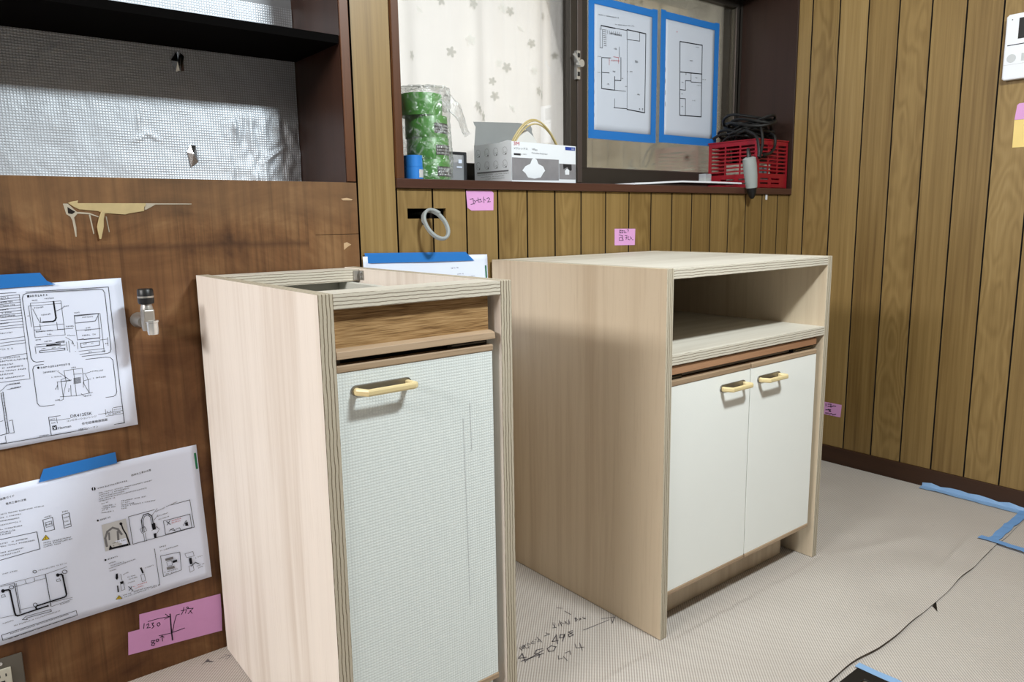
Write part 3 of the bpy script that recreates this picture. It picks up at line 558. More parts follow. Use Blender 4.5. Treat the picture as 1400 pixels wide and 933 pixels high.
  ('T',0.0025,[(-0.9751,0.1972),(-0.9467,0.1969)]),('T',0.0024,[(-0.9745,0.1924),(-0.9043,0.1955)]),('T',0.0037,[(-0.8973,0.2784),(-0.8858,0.2785)]),
  ('T',0.0025,[(-0.8959,0.2703),(-0.8599,0.2725)]),('L',0.001,[(-0.8962,0.2603),(-0.8579,0.2581),(-0.8581,0.2165),(-0.8945,0.2127),(-0.8962,0.2603)]),
  ('C','m',[]),('F',0,[(-0.8881,0.2513),(-0.8723,0.2517),(-0.8717,0.2461),(-0.8875,0.2463)]),
  ('F',0,[(-0.8867,0.2311),(-0.8714,0.2304),(-0.8708,0.2248),(-0.8861,0.2255)]),('C','k',[]),
  ('L',0.0007,[(-0.8856,0.2433),(-0.8756,0.2438),(-0.8749,0.2327),(-0.8844,0.2333),(-0.8856,0.2433)]),
  ('F',0,[(-0.8741,0.2427),(-0.8651,0.2429),(-0.8649,0.238),(-0.8735,0.2371)]),('T',0.0025,[(-0.8918,0.2202),(-0.8643,0.2203)]),
  ('T',0.0025,[(-0.8901,0.2154),(-0.8674,0.2152)]),('L',0.0007,[(-0.8483,0.251),(-0.8319,0.252),(-0.8301,0.2411),(-0.8453,0.2415),(-0.8483,0.251)]),
  ('F',0,[(-0.8412,0.2385),(-0.8357,0.2386),(-0.8347,0.2242),(-0.8402,0.2241)]),('L',0.0015,[(-0.8384,0.2193),(-0.8286,0.2254),(-0.8219,0.2202)]),
  ('L',0.0007,[(-0.8426,0.2207),(-0.8343,0.2223),(-0.8327,0.2083),(-0.8411,0.2061),(-0.8426,0.2207)]),
  ('T',0.0026,[(-0.8279,0.2343),(-0.8139,0.2361)]),('T',0.0026,[(-0.8267,0.2144),(-0.811,0.2168)]),('T',0.0026,[(-0.8243,0.2099),(-0.8131,0.2113)]),
  ('T',0.0023,[(-1.1711,0.3075),(-1.1449,0.3068)]),
  ('L',0.001,[(-1.1172,0.296),(-1.1176,0.295),(-1.1185,0.2943),(-1.1198,0.2942),(-1.1211,0.2946),(-1.1222,0.2955),(-1.123,0.2967),(-1.1231,0.298),(-1.1227,0.299),(-1.1218,0.2997),(-1.1206,0.2998),(-1.1192,0.2994),(-1.1181,0.2985),(-1.1174,0.2973),(-1.1172,0.296)]),
  ('T',0.0022,[(-1.1146,0.2963),(-1.0681,0.2978)]),('L',0.0007,[(-1.1766,0.2875),(-1.1037,0.2866),(-1.0669,0.2909)]),
  ('L',0.0007,[(-1.1769,0.2849),(-1.1543,0.2845)]),
  ('L',0.001,[(-1.1563,0.2768),(-1.1568,0.2756),(-1.1578,0.2748),(-1.1593,0.2747),(-1.1608,0.2752),(-1.1621,0.2763),(-1.1629,0.2777),(-1.1631,0.2791),(-1.1626,0.2803),(-1.1616,0.281),(-1.1602,0.2812),(-1.1586,0.2807),(-1.1573,0.2796),(-1.1565,0.2782),(-1.1563,0.2768)]),
  ('L',0.001,[(-1.0676,0.2802),(-1.0681,0.2787),(-1.0694,0.2779),(-1.071,0.2777),(-1.0728,0.2783),(-1.0744,0.2795),(-1.0754,0.2811),(-1.0756,0.2828),(-1.0751,0.2842),(-1.0738,0.2851),(-1.0722,0.2853),(-1.0704,0.2847),(-1.0688,0.2835),(-1.0678,0.2819),(-1.0676,0.2802)]),
  ('L',0.0012,[(-1.1543,0.284),(-1.1519,0.2219)]),('L',0.0007,[(-1.1517,0.2836),(-1.1501,0.2224)]),('L',0.0012,[(-1.1037,0.2866),(-1.1009,0.2185)]),
  ('L',0.0007,[(-1.1542,0.2772),(-1.1355,0.2777)]),('L',0.0007,[(-1.1374,0.2851),(-1.1355,0.277),(-1.1219,0.2777),(-1.1221,0.2846)]),
  ('L',0.0007,[(-1.1209,0.2785),(-1.1027,0.2782)]),('L',0.0007,[(-1.1502,0.2293),(-1.128,0.227)]),
  ('L',0.001,[(-1.123,0.2292),(-1.1235,0.2277),(-1.1245,0.2268),(-1.1258,0.2266),(-1.1272,0.2271),(-1.1284,0.2282),(-1.1292,0.2298),(-1.1293,0.2314),(-1.1289,0.2329),(-1.1279,0.2338),(-1.1265,0.234),(-1.1251,0.2335),(-1.1239,0.2324),(-1.1232,0.2308),(-1.123,0.2292)]),
  ('L',0.0007,[(-1.1833,0.2243),(-1.1625,0.2223)]),('L',0.0007,[(-1.1004,0.2172),(-1.0642,0.2208)]),('L',0.0007,[(-1.0987,0.2259),(-1.0638,0.2242)]),
  ('L',0.0028,[(-1.1718,0.276),(-1.1649,0.275),(-1.1629,0.2723),(-1.1602,0.2272),(-1.1591,0.2211),(-1.1558,0.2187),(-1.1066,0.221)]),
  ('L',0.0028,[(-1.0822,0.2784),(-1.0776,0.2783),(-1.0758,0.2752),(-1.073,0.2345),(-1.0741,0.2309),(-1.0767,0.2294),(-1.1234,0.2272),(-1.1259,0.2258),(-1.1252,0.2219),(-1.1232,0.2202)]),
  ('F',0,[(-1.1707,0.2745),(-1.1715,0.2725),(-1.1731,0.2717),(-1.1748,0.2723),(-1.1761,0.2741),(-1.1764,0.2765),(-1.1756,0.2784),(-1.1741,0.2793),(-1.1723,0.2787),(-1.171,0.2769)]),
  ('F',0,[(-1.0808,0.2775),(-1.0816,0.2756),(-1.0832,0.2748),(-1.085,0.2753),(-1.0863,0.2771),(-1.0866,0.2794),(-1.0859,0.2813),(-1.0843,0.2822),(-1.0825,0.2816),(-1.0812,0.2798)]),
  ('F',0,[(-1.1044,0.2202),(-1.1048,0.2192),(-1.1057,0.2187),(-1.1067,0.2191),(-1.1075,0.2201),(-1.1076,0.2214),(-1.1072,0.2225),(-1.1063,0.2229),(-1.1053,0.2226),(-1.1046,0.2215)]),
  ('L',0.0007,[(-1.1769,0.2681),(-1.1718,0.2679),(-1.1709,0.2631),(-1.1766,0.2635),(-1.1769,0.2681)]),
  ('L',0.0007,[(-1.0869,0.2695),(-1.0812,0.27),(-1.0802,0.265),(-1.0863,0.2654),(-1.0869,0.2695)]),('T',0.0021,[(-1.1812,0.2111),(-1.1645,0.2117)]),
  ('T',0.0023,[(-1.0876,0.2149),(-1.0703,0.2163)]),
  ('L',0.001,[(-1.1497,0.2085),(-1.143,0.2129),(-1.1019,0.2119),(-1.1014,0.2077),(-1.1424,0.2092),(-1.1419,0.2056),(-1.1497,0.2085)]),
  ('T',0.0026,[(-1.1639,0.2),(-1.0869,0.2025)]),('L',0.001,[(-1.1851,0.1899),(-1.06,0.1944),(-1.0591,0.1838),(-1.1842,0.1788),(-1.1851,0.1899)]),
  ('T',0.0019,[(-1.1715,0.1869),(-1.0738,0.1906)]),('T',0.0022,[(-1.176,0.1772),(-1.0707,0.1828)]),
 ],
 'sheet': [
  ('T',0.004,[(-0.1328,0.8312),(-0.1078,0.8314)]),('T',0.0032,[(-0.1113,0.8144),(-0.0926,0.8152)]),('T',0.0016,[(-0.0816,0.8072),(-0.0549,0.8078)]),
 ],
 'plan_a': [
  ('T',0.0037,[(0.6614,1.6371),(0.7578,1.6407)]),('L',0.0032,[(0.6734,1.6055),(0.7418,1.6061)]),('L',0.0019,[(0.7418,1.6061),(0.8023,1.6074)]),
  ('L',0.0032,[(0.8023,1.6102),(0.9005,1.6098),(0.9001,1.3362)]),('L',0.0019,[(0.8023,1.6074),(0.8028,1.5773)]),
  ('L',0.0019,[(0.8045,1.5775),(0.8687,1.5804),(0.8681,1.611)]),('L',0.0013,[(0.8045,1.5748),(0.8064,1.3405)]),
  ('L',0.0032,[(0.8064,1.3405),(0.9001,1.3362)]),('L',0.0019,[(0.6734,1.6055),(0.6735,1.5923)]),
  ('L',0.0013,[(0.6679,1.5968),(0.6683,1.5329),(0.6802,1.5334),(0.6798,1.5942)]),('L',0.0019,[(0.7389,1.3408),(0.8063,1.3433)]),('C','m',[]),
  ('L',0.0016,[(0.6814,1.5934),(0.699,1.5942)]),('L',0.0016,[(0.6822,1.5871),(0.699,1.5878)]),('L',0.0016,[(0.6831,1.5808),(0.6991,1.5814)]),
  ('L',0.0016,[(0.6839,1.5745),(0.6991,1.5749)]),('L',0.0016,[(0.6848,1.5682),(0.6992,1.5685)]),('L',0.0016,[(0.6856,1.5619),(0.6992,1.5621)]),
  ('L',0.0016,[(0.6864,1.5556),(0.6993,1.5556)]),('L',0.0016,[(0.6873,1.5493),(0.6993,1.5492)]),('L',0.0016,[(0.6881,1.5429),(0.6994,1.5427)]),
  ('L',0.0016,[(0.7054,1.594),(0.7055,1.5833)]),('L',0.0016,[(0.7151,1.5943),(0.7152,1.5835)]),('L',0.0016,[(0.7248,1.5945),(0.7249,1.5838)]),
  ('L',0.0016,[(0.7345,1.5948),(0.7347,1.584)]),('L',0.0016,[(0.7443,1.5951),(0.7445,1.5843)]),('L',0.0016,[(0.7542,1.5954),(0.7543,1.5845)]),
  ('L',0.0016,[(0.7641,1.5956),(0.7642,1.5848)]),('C','k',[]),('T',0.0076,[(0.7176,1.5823),(0.7751,1.5835)]),
  ('L',0.0024,[(0.6764,1.5017),(0.6771,1.4),(0.7416,1.4005),(0.7411,1.4463)]),('L',0.0019,[(0.6764,1.5017),(0.7224,1.5061)]),
  ('L',0.0019,[(0.6768,1.4532),(0.7147,1.4556)]),('L',0.0024,[(0.7718,1.513),(0.7728,1.4357),(0.7437,1.4339)]),
  ('L',0.0013,[(0.763,1.5475),(0.7635,1.512)]),('T',0.0027,[(0.6566,1.5021),(0.674,1.5031)]),('T',0.0027,[(0.6569,1.45),(0.6728,1.4506)]),
  ('T',0.0033,[(0.7416,1.6168),(0.8377,1.625)]),('C','r',[]),('L',0.0013,[(0.7143,1.5051),(0.7145,1.4818)]),
  ('L',0.0013,[(0.7346,1.5113),(0.7593,1.5115),(0.7596,1.4923)]),('T',0.0049,[(0.7143,1.4953),(0.7637,1.4983)]),('C','k',[]),
  ('T',0.009,[(0.8441,1.5036),(0.8571,1.5039)]),('T',0.0045,[(0.7029,1.415),(0.7167,1.4158)]),('T',0.0049,[(0.731,1.4601),(0.7409,1.46)]),
  ('T',0.0044,[(0.7769,1.4417),(0.7896,1.4424)]),('T',0.004,[(0.8019,1.4676),(0.8318,1.4697)]),('T',0.0051,[(0.8591,1.3943),(0.8723,1.3949)]),
  ('T',0.0055,[(0.7368,1.5361),(0.7483,1.5364)]),('T',0.0034,[(0.7942,1.4166),(0.8052,1.4171)]),('T',0.0081,[(0.8689,1.3425),(0.8955,1.3433)]),
  ('L',0.0013,[(0.744,1.4007),(0.7986,1.4019)]),('L',0.0013,[(0.7419,1.3717),(0.7422,1.3411)]),('L',0.0014,[(0.6402,1.6506),(0.6403,1.6402)]),
  ('L',0.0014,[(0.6404,1.614),(0.6404,1.6035)]),('L',0.0014,[(0.6405,1.5771),(0.6406,1.5666)]),('L',0.0014,[(0.6407,1.5401),(0.6407,1.5295)]),
  ('L',0.0014,[(0.6409,1.5029),(0.6409,1.4922)]),('L',0.0014,[(0.641,1.4655),(0.6411,1.4548)]),('L',0.0014,[(0.6412,1.4279),(0.6412,1.4172)]),
  ('L',0.0014,[(0.6413,1.3902),(0.6414,1.3793)]),('L',0.0014,[(0.6415,1.3522),(0.6416,1.3413)]),('L',0.0014,[(0.6417,1.3141),(0.6417,1.3032)]),
 ],
 'plan_b': [
  ('L',0.0035,[(1.092,1.6083),(1.2255,1.6118),(1.2297,1.3453),(1.0992,1.342),(1.092,1.6083)]),('L',0.0035,[(1.0958,1.4995),(1.227,1.5056)]),
  ('L',0.0024,[(1.1298,1.5014),(1.1302,1.4924)]),('L',0.0024,[(1.1616,1.4999),(1.1627,1.4698),(1.2264,1.473)]),
  ('L',0.0024,[(1.0979,1.4353),(1.1292,1.4364),(1.128,1.4712),(1.1626,1.4734)]),('L',0.0024,[(1.0971,1.404),(1.1304,1.405),(1.1326,1.3444)]),
  ('T',0.005,[(1.1529,1.544),(1.1668,1.545)]),('T',0.0038,[(1.1872,1.4856),(1.1993,1.4862)]),('T',0.0043,[(1.1734,1.4002),(1.1865,1.4007)]),
  ('T',0.0043,[(1.1079,1.3729),(1.1157,1.3729)]),('T',0.0037,[(1.1068,1.4613),(1.1146,1.462)]),('T',0.0036,[(1.1043,1.4191),(1.1121,1.4197)]),
  ('T',0.0032,[(1.231,1.4845),(1.2516,1.4854)]),('T',0.0025,[(1.1856,1.5989),(1.2057,1.6002)]),('T',0.0025,[(1.1963,1.4597),(1.2217,1.4609)]),
  ('C','r',[]),
  ('F',0,[(1.0766,1.6402),(1.0761,1.6391),(1.0747,1.6382),(1.0729,1.638),(1.0715,1.6384),(1.0709,1.6394),(1.0714,1.6405),(1.0728,1.6413),(1.0746,1.6415),(1.076,1.6411)]),
  ('C','k',[]),('L',0.0014,[(1.0055,1.667),(1.0059,1.6528)]),('L',0.0014,[(1.0066,1.6271),(1.007,1.6128)]),
  ('L',0.0014,[(1.0077,1.587),(1.0082,1.5726)]),('L',0.0014,[(1.0089,1.5467),(1.0093,1.5322)]),('L',0.0014,[(1.0101,1.5061),(1.0105,1.4916)]),
  ('L',0.0014,[(1.0112,1.4654),(1.0116,1.4508)]),('L',0.0014,[(1.0124,1.4244),(1.0128,1.4097)]),('L',0.0014,[(1.0136,1.3832),(1.014,1.3684)]),
 ],
 'gas': [
  ('L',0.0014,[(-0.9322,0.1211),(-0.9135,0.1205),(-0.8901,0.1173)]),('L',0.0014,[(-0.8973,0.1255),(-0.8901,0.1164),(-0.8999,0.1145)]),
  ('L',0.0026,[(-0.8881,0.1221),(-0.8886,0.0817),(-0.888,0.061)]),('L',0.0014,[(-0.94,0.1195),(-0.9421,0.1085)]),
  ('L',0.0014,[(-0.9359,0.1143),(-0.9318,0.1164),(-0.9314,0.1126),(-0.9357,0.1073),(-0.9291,0.1063)]),
  ('L',0.0014,[(-0.9258,0.1141),(-0.9219,0.1145),(-0.925,0.1106),(-0.9216,0.1067),(-0.926,0.1029)]),
  ('L',0.0014,[(-0.9152,0.1098),(-0.9112,0.1112),(-0.9093,0.1061),(-0.9135,0.1031),(-0.9155,0.107),(-0.9152,0.1098)]),
  ('L',0.0014,[(-0.8864,0.0808),(-0.881,0.101),(-0.8754,0.1156),(-0.8693,0.1152)]),('L',0.0014,[(-0.8652,0.1215),(-0.8542,0.1205),(-0.8572,0.1131)]),
  ('L',0.0014,[(-0.8593,0.1274),(-0.8611,0.1197),(-0.8656,0.1128)]),('L',0.0014,[(-0.8537,0.1263),(-0.8524,0.1221)]),
  ('L',0.0014,[(-0.8511,0.1263),(-0.8498,0.1221)]),('L',0.0014,[(-0.8524,0.1217),(-0.8403,0.1189),(-0.8518,0.1098)]),
  ('L',0.0014,[(-0.8472,0.1156),(-0.8433,0.1076)]),('L',0.0014,[(-0.9138,0.0812),(-0.8917,0.0783),(-0.8616,0.0792)]),
  ('L',0.0014,[(-0.9084,0.0792),(-0.9079,0.0661)]),('L',0.0014,[(-0.9119,0.0759),(-0.908,0.0788),(-0.9046,0.074)]),
  ('L',0.0014,[(-0.923,0.0738),(-0.9292,0.0753),(-0.9302,0.0721),(-0.9237,0.0667),(-0.9256,0.0625),(-0.9301,0.0647),(-0.929,0.0683),(-0.923,0.0738)]),
  ('L',0.0014,[(-0.9193,0.0751),(-0.9156,0.074),(-0.9155,0.0696),(-0.9192,0.0692),(-0.9205,0.0723),(-0.9193,0.0751)]),
 ],
 'outlet': [
  ('L',0.0016,[(-0.0638,1.0125),(-0.0535,1.0147),(-0.0521,1.0011),(-0.0609,0.9994)]),('L',0.0016,[(-0.0508,1.0105),(-0.0472,1.0079)]),
  ('L',0.0016,[(-0.05,1.0006),(-0.0425,1.01)]),('L',0.0016,[(-0.0407,1.0094),(-0.0276,1.0136),(-0.0303,1.0106)]),
  ('L',0.0016,[(-0.0371,1.0168),(-0.0364,1.0056),(-0.0285,1.0061)]),('L',0.0016,[(-0.0264,1.0086),(-0.0243,1.0065)]),
  ('L',0.0016,[(-0.0182,1.0194),(-0.0171,1.0032)]),('L',0.0016,[(-0.0163,1.0128),(-0.0116,1.0099)]),
  ('L',0.0016,[(-0.0073,1.0149),(-0.0011,1.0175),(0.0023,1.0137),(-0.0054,1.0057),(0.0048,1.007)]),
 ],
 'memo': [
  ('L',0.0018,[(0.512,0.9197),(0.5201,0.9195),(0.5137,0.9158),(0.5199,0.9112),(0.5121,0.9114)]),
  ('L',0.0018,[(0.5234,0.9189),(0.5299,0.9177),(0.5292,0.911),(0.5235,0.9111),(0.5234,0.9189)]),
  ('L',0.0018,[(0.5331,0.9176),(0.538,0.9164),(0.5349,0.9109),(0.5447,0.9118)]),('L',0.0018,[(0.5478,0.9201),(0.5552,0.9199),(0.552,0.9127)]),
  ('L',0.0018,[(0.5106,0.9053),(0.5285,0.9016),(0.5287,0.8871),(0.5124,0.8876),(0.5123,0.8964),(0.5204,0.8973)]),
  ('L',0.0018,[(0.522,0.8984),(0.5319,0.8881)]),('L',0.0018,[(0.5383,0.9019),(0.5481,0.9017),(0.5433,0.8895)]),
  ('L',0.0018,[(0.54,0.8957),(0.5498,0.8955)]),('L',0.0018,[(0.5547,0.8998),(0.5532,0.8898),(0.5615,0.8884)]),
  ('L',0.0018,[(0.5622,0.8985),(0.5697,0.8927),(0.5648,0.8906)]),('L',0.0018,[(0.5715,0.8882),(0.5765,0.8886)]),
 ],
 'floorink': [
  ('L',0.0026,[(-0.2749,-0.4581),(-0.2923,-0.4668),(-0.2764,-0.4748)]),('L',0.0026,[(-0.2749,-0.4581),(-0.2896,-0.4874)]),
  ('L',0.0026,[(-0.284,-0.4838),(-0.23,-0.4783)]),
  ('L',0.0026,[(-0.227,-0.4728),(-0.2421,-0.4681),(-0.2535,-0.4761),(-0.247,-0.4862),(-0.2563,-0.4939)]),
  ('L',0.0026,[(-0.2192,-0.4794),(-0.205,-0.4767),(-0.1993,-0.4863),(-0.2145,-0.4953),(-0.2237,-0.4899),(-0.2192,-0.4794)]),
  ('L',0.0026,[(-0.1694,-0.4531),(-0.1917,-0.4655),(-0.1783,-0.471)]),('L',0.0026,[(-0.1654,-0.4496),(-0.1882,-0.4793)]),
  ('L',0.0026,[(-0.1523,-0.4623),(-0.1581,-0.4557),(-0.1686,-0.4657),(-0.1594,-0.47),(-0.1497,-0.4611),(-0.1723,-0.4793)]),
  ('L',0.0026,[(-0.1252,-0.4616),(-0.1368,-0.4606),(-0.1355,-0.4764),(-0.1489,-0.4763),(-0.1436,-0.4679),(-0.1289,-0.4672)]),
  ('L',0.0018199999999999998,[(-0.2185,-0.5155),(-0.2271,-0.526),(-0.2174,-0.5281)]),('L',0.0018199999999999998,[(-0.2118,-0.525),(-0.2158,-0.5416)]),
  ('L',0.0018199999999999998,[(-0.1996,-0.518),(-0.1862,-0.5189),(-0.1944,-0.5302)]),
  ('L',0.0018199999999999998,[(-0.1584,-0.5059),(-0.1674,-0.5195),(-0.1513,-0.5281)]),
  ('L',0.0018199999999999998,[(-0.1481,-0.5105),(-0.1631,-0.5343)]),
  ('L',0.0018199999999999998,[(-0.1041,-0.4767),(-0.054,-0.4813),(-0.0242,-0.4835)]),
  ('L',0.0018199999999999998,[(-0.0361,-0.4689),(-0.0053,-0.4836),(-0.0317,-0.5001)]),
  ('L',0.0018199999999999998,[(-0.0156,-0.4815),(-0.0286,-0.4981)]),('L',0.0018199999999999998,[(-0.0844,-0.3614),(-0.075,-0.3713)]),
  ('L',0.0018199999999999998,[(-0.0796,-0.3849),(-0.0788,-0.4067)]),('L',0.0026,[(-0.2943,-0.479),(-0.2379,-0.4875)]),
  ('L',0.00156,[(-0.2654,-0.4439),(-0.267,-0.448)]),('L',0.00156,[(-0.2671,-0.4474),(-0.2653,-0.4364)]),
  ('L',0.00156,[(-0.2622,-0.444),(-0.2553,-0.4351)]),('L',0.00156,[(-0.2597,-0.435),(-0.2636,-0.4408)]),
  ('L',0.00156,[(-0.252,-0.4339),(-0.2598,-0.4467)]),('L',0.00156,[(-0.2466,-0.4368),(-0.2461,-0.4367)]),
  ('L',0.00156,[(-0.247,-0.4355),(-0.2609,-0.4445)]),('L',0.00156,[(-0.2508,-0.4349),(-0.2549,-0.4496)]),
  ('L',0.00156,[(-0.2502,-0.4492),(-0.2449,-0.4459)]),('L',0.00156,[(-0.2505,-0.4484),(-0.2479,-0.4513)]),
  ('L',0.00156,[(-0.2375,-0.4415),(-0.239,-0.4366)]),('L',0.00156,[(-0.2389,-0.4338),(-0.2453,-0.4434)]),
  ('L',0.00156,[(-0.2325,-0.4387),(-0.224,-0.4349)]),('L',0.00156,[(-0.2221,-0.4416),(-0.2267,-0.4377)]),
  ('L',0.00156,[(-0.2168,-0.4333),(-0.2138,-0.4348)]),('L',0.00156,[(-0.2281,-0.4474),(-0.234,-0.4407)]),
  ('L',0.00156,[(-0.2112,-0.4412),(-0.2065,-0.429)]),('L',0.00156,[(-0.2185,-0.4463),(-0.2154,-0.4429)]),
  ('L',0.00156,[(-0.2114,-0.4519),(-0.208,-0.4371)]),('L',0.00156,[(-0.2127,-0.4459),(-0.2161,-0.4421)]),
  ('L',0.00156,[(-0.1442,-0.4275),(-0.1532,-0.4229)]),('L',0.00156,[(-0.1416,-0.411),(-0.1471,-0.4271)]),
  ('L',0.00156,[(-0.1499,-0.425),(-0.1366,-0.4142)]),('L',0.00156,[(-0.1364,-0.4095),(-0.1382,-0.4069)]),
  ('L',0.00156,[(-0.1323,-0.4334),(-0.1198,-0.4096)]),('L',0.00156,[(-0.1207,-0.4265),(-0.1209,-0.4155)]),
  ('L',0.00156,[(-0.1301,-0.4292),(-0.1239,-0.4198)]),('L',0.00156,[(-0.137,-0.4266),(-0.1294,-0.4177)]),
  ('L',0.00156,[(-0.0987,-0.4211),(-0.1154,-0.437)]),('L',0.00156,[(-0.1134,-0.4328),(-0.1118,-0.4212)]),
  ('L',0.00156,[(-0.1192,-0.43),(-0.1103,-0.4232)]),('L',0.00156,[(-0.1109,-0.4372),(-0.1036,-0.4289)]),
  ('L',0.00156,[(-0.0876,-0.4343),(-0.0804,-0.4266)]),('L',0.00156,[(-0.0785,-0.4236),(-0.0927,-0.4382)]),
  ('L',0.00156,[(-0.0826,-0.4353),(-0.081,-0.4275)]),('L',0.00156,[(-0.0828,-0.424),(-0.0879,-0.4384)]),
  ('L',0.00156,[(-0.0785,-0.4376),(-0.0741,-0.4384)]),('L',0.00156,[(-0.0759,-0.4389),(-0.0771,-0.4362)]),
  ('L',0.00156,[(-0.074,-0.4319),(-0.074,-0.4384)]),('L',0.00156,[(-0.0816,-0.44),(-0.073,-0.4357)]),
  ('L',0.00156,[(-0.0659,-0.4345),(-0.0663,-0.4381)]),('L',0.00156,[(-0.0673,-0.4418),(-0.0657,-0.4426)]),
  ('L',0.00156,[(-0.0652,-0.4381),(-0.0656,-0.4436)]),('L',0.00156,[(-0.0685,-0.4416),(-0.0623,-0.442)]),
  ('L',0.0018199999999999998,[(-0.1912,-0.4365),(-0.1749,-0.4373)]),('L',0.0018199999999999998,[(-0.1797,-0.4289),(-0.1762,-0.4388)]),
  ('L',0.0013,[(-0.8413,-0.0375),(-0.8328,-0.0332)]),
  ('F',0,[(-0.8334,-0.0314),(-0.8246,-0.0245),(-0.8236,-0.0344),(-0.8157,-0.0437),(-0.824,-0.0413),(-0.8328,-0.0332)]),
  ('L',0.00117,[(-0.8062,-0.0387),(-0.7884,-0.0405),(-0.7814,-0.0411)]),('L',0.00117,[(-0.7904,-0.0322),(-0.7837,-0.0404)]),
  ('L',0.00117,[(-0.7945,-0.0506),(-0.7867,-0.0497),(-0.7815,-0.0423)]),
 ],
 'rightmemo': [
  ('L',0.003,[(-0.1982,0.2302),(-0.1988,0.2202)]),('L',0.003,[(-0.2066,0.2292),(-0.2193,0.2316),(-0.2185,0.2227),(-0.2071,0.2205)]),
  ('L',0.003,[(-0.2187,0.2196),(-0.2285,0.2265),(-0.2386,0.2271)]),('L',0.003,[(-0.199,0.205),(-0.2193,0.209)]),
  ('L',0.003,[(-0.2103,0.2098),(-0.2197,0.2028),(-0.212,0.2025)]),('L',0.003,[(-0.1984,0.1923),(-0.2099,0.1939)]),
  ('L',0.003,[(-0.2126,0.1913),(-0.2239,0.1948),(-0.228,0.1906),(-0.2404,0.1956)]),
 ],
}
# ------------------------------------------------------------------ setting
XR = 1.4794          # face of the right wall
LIP0, LIP1 = 1.039, 1.062      # window sill board
ALC = -.4186         # right jamb of the alcove

# floor with two protective sheets lapped along a seam
mb = MB(); mb.box(-4.6, XR + .1, -4.4, .012, -.06, -.003, 'floor')
floor = struct(mesh('floor', mb))
def wob(x, y): return .0075 * noise.noise(Vector((x * 3.1, y * 4.5, .3))) + .0040 * noise.noise(Vector((x * 6.5 + y * 2, y * 10, 4)))
SEAM = -.952
SEAM_PTS = [(-5, -.95), (.10, -.950), (.155, -.9488), (.249, -.9450), (.357, -.9580), (.637, -.9495), (.90, -.937), (1.146, -.923), (1.6, -.900)]
def edge_y(x):
    for (xa_, ya_), (xb_, yb_) in zip(SEAM_PTS, SEAM_PTS[1:]):
        if xa_ <= x <= xb_:
            t = (x - xa_) / (xb_ - xa_); t = t * t * (3 - 2 * t); return ya_ + (yb_ - ya_) * t + .0008 * math.sin(x * 40)
    return SEAM
def sheet_near(u, v):
    x = -4.5 + (XR + 4.5) * u; y0 = edge_y(x); y = y0 + (0.0 - y0) * v
    lift = (1 if x < 1.08 else .25) * .0045 * math.exp(-((y - y0) / .03) ** 2) * (.6 + .4 * math.sin(x * 7))
    ridge = .0085 * math.exp(-(((y + .875) - .12 * (x - .95)) / .011) ** 2) * max(0, 1 - abs(x - .98) / .22)
    ridge += .004 * math.exp(-(((y + .70) + .35 * (x - .85)) / .02) ** 2) * max(0, 1 - abs(x - .85) / .2)
    return (x, y, .0005 + (max(0, wob(x, y) + .001) if abs(y) > .1 else 0) * (1 if y < -.64 or x > .68 else 0) * max(0, min(1, (1.30 - x) / .2)) + lift + ridge)
mb = MB(); mb.grid(520, 130, sheet_near, 'sheet')
mesh('protective_sheet', mb, floor, origin=(0, 0, 0), weld=False)
mb = MB(); VX, VY = .243, -.957   # floor vent corner
mb.plate('z', -.003, -.0012, (-4.5, XR), (-4.3, -.87), [(-.06, VX, -1.26, VY)], 'sheet')
mesh('protective_sheet', mb, floor, origin=(.013, .007, 0))

# back wall: backing with real openings, then the panelling boards one by one
mb = MB()
SLOT = (-.256, -.1402, .9635, .989)
mb.plate('y', .012, .26, (-4.6, XR + .12), (-.06, 2.42), [(-.2868, XR, LIP0, 1.835), (-1.62, -.4005, 1.04, 2.05), SLOT], 'groove')
mb.box(-.30, -.10, .26, .262, .93, 1.02, 'black')
wall_back = struct(mesh('wall_back', mb, origin=(0, 0, 0)))
def plank(x0, x1, z0, z1, m, holes=()):
    b = MB(); w = (x0 + .0025, x1 - .0025)
    if holes: b.plate('y', 0, .012, w, (z0, z1), holes, m); b.box(w[0] - .0004, w[0], .0004, .012, z0, z1, 'groove'); b.box(w[1], w[1] + .0004, .0004, .012, z0, z1, 'groove')
    else: b.box(w[0], w[1], 0, .012, z0, z1, m, 'groove', 'y')
    return mesh('plank', b, wall_back)
edges = [-.2856 + .1053 * k for k in range(17)]
plank(-.3915, -.2856, 0, 2.42, 'plank')
for k in range(17):
    x0, x1 = edges[k], min(edges[k] + .1053, XR)
    if x1 - x0 < .01: continue
    plank(x0, x1, .0, LIP0 - .001, 'plank_c' if k in (0, 3, 5, 8, 13) else 'plank', [SLOT] if k < 2 else [])
for k in range(17):
    x0, x1 = edges[k], min(edges[k] + .1053, XR)
    if x1 - x0 > .01: plank(x0, x1, 1.861, 2.42, 'plank_c' if k in (0, 3, 5, 8, 13) else 'plank')
# brown plywood sheet on the left half, seen bare where a wall unit came off
mb = MB(); mb.plate('y', 0, .012, (-2.3, -.3935), (.0, 1.05), [(-.503, -.3935, .9285, .9295)], 'wallply')
mesh('plywood_panel', mb, wall_back, origin=(0, 0, 0), bevel=.0006)
mb = MB(); mb.box(-4.55, -2.3, 0, .012, 0, 2.42, 'plank'); mesh('plank', mb, wall_back)
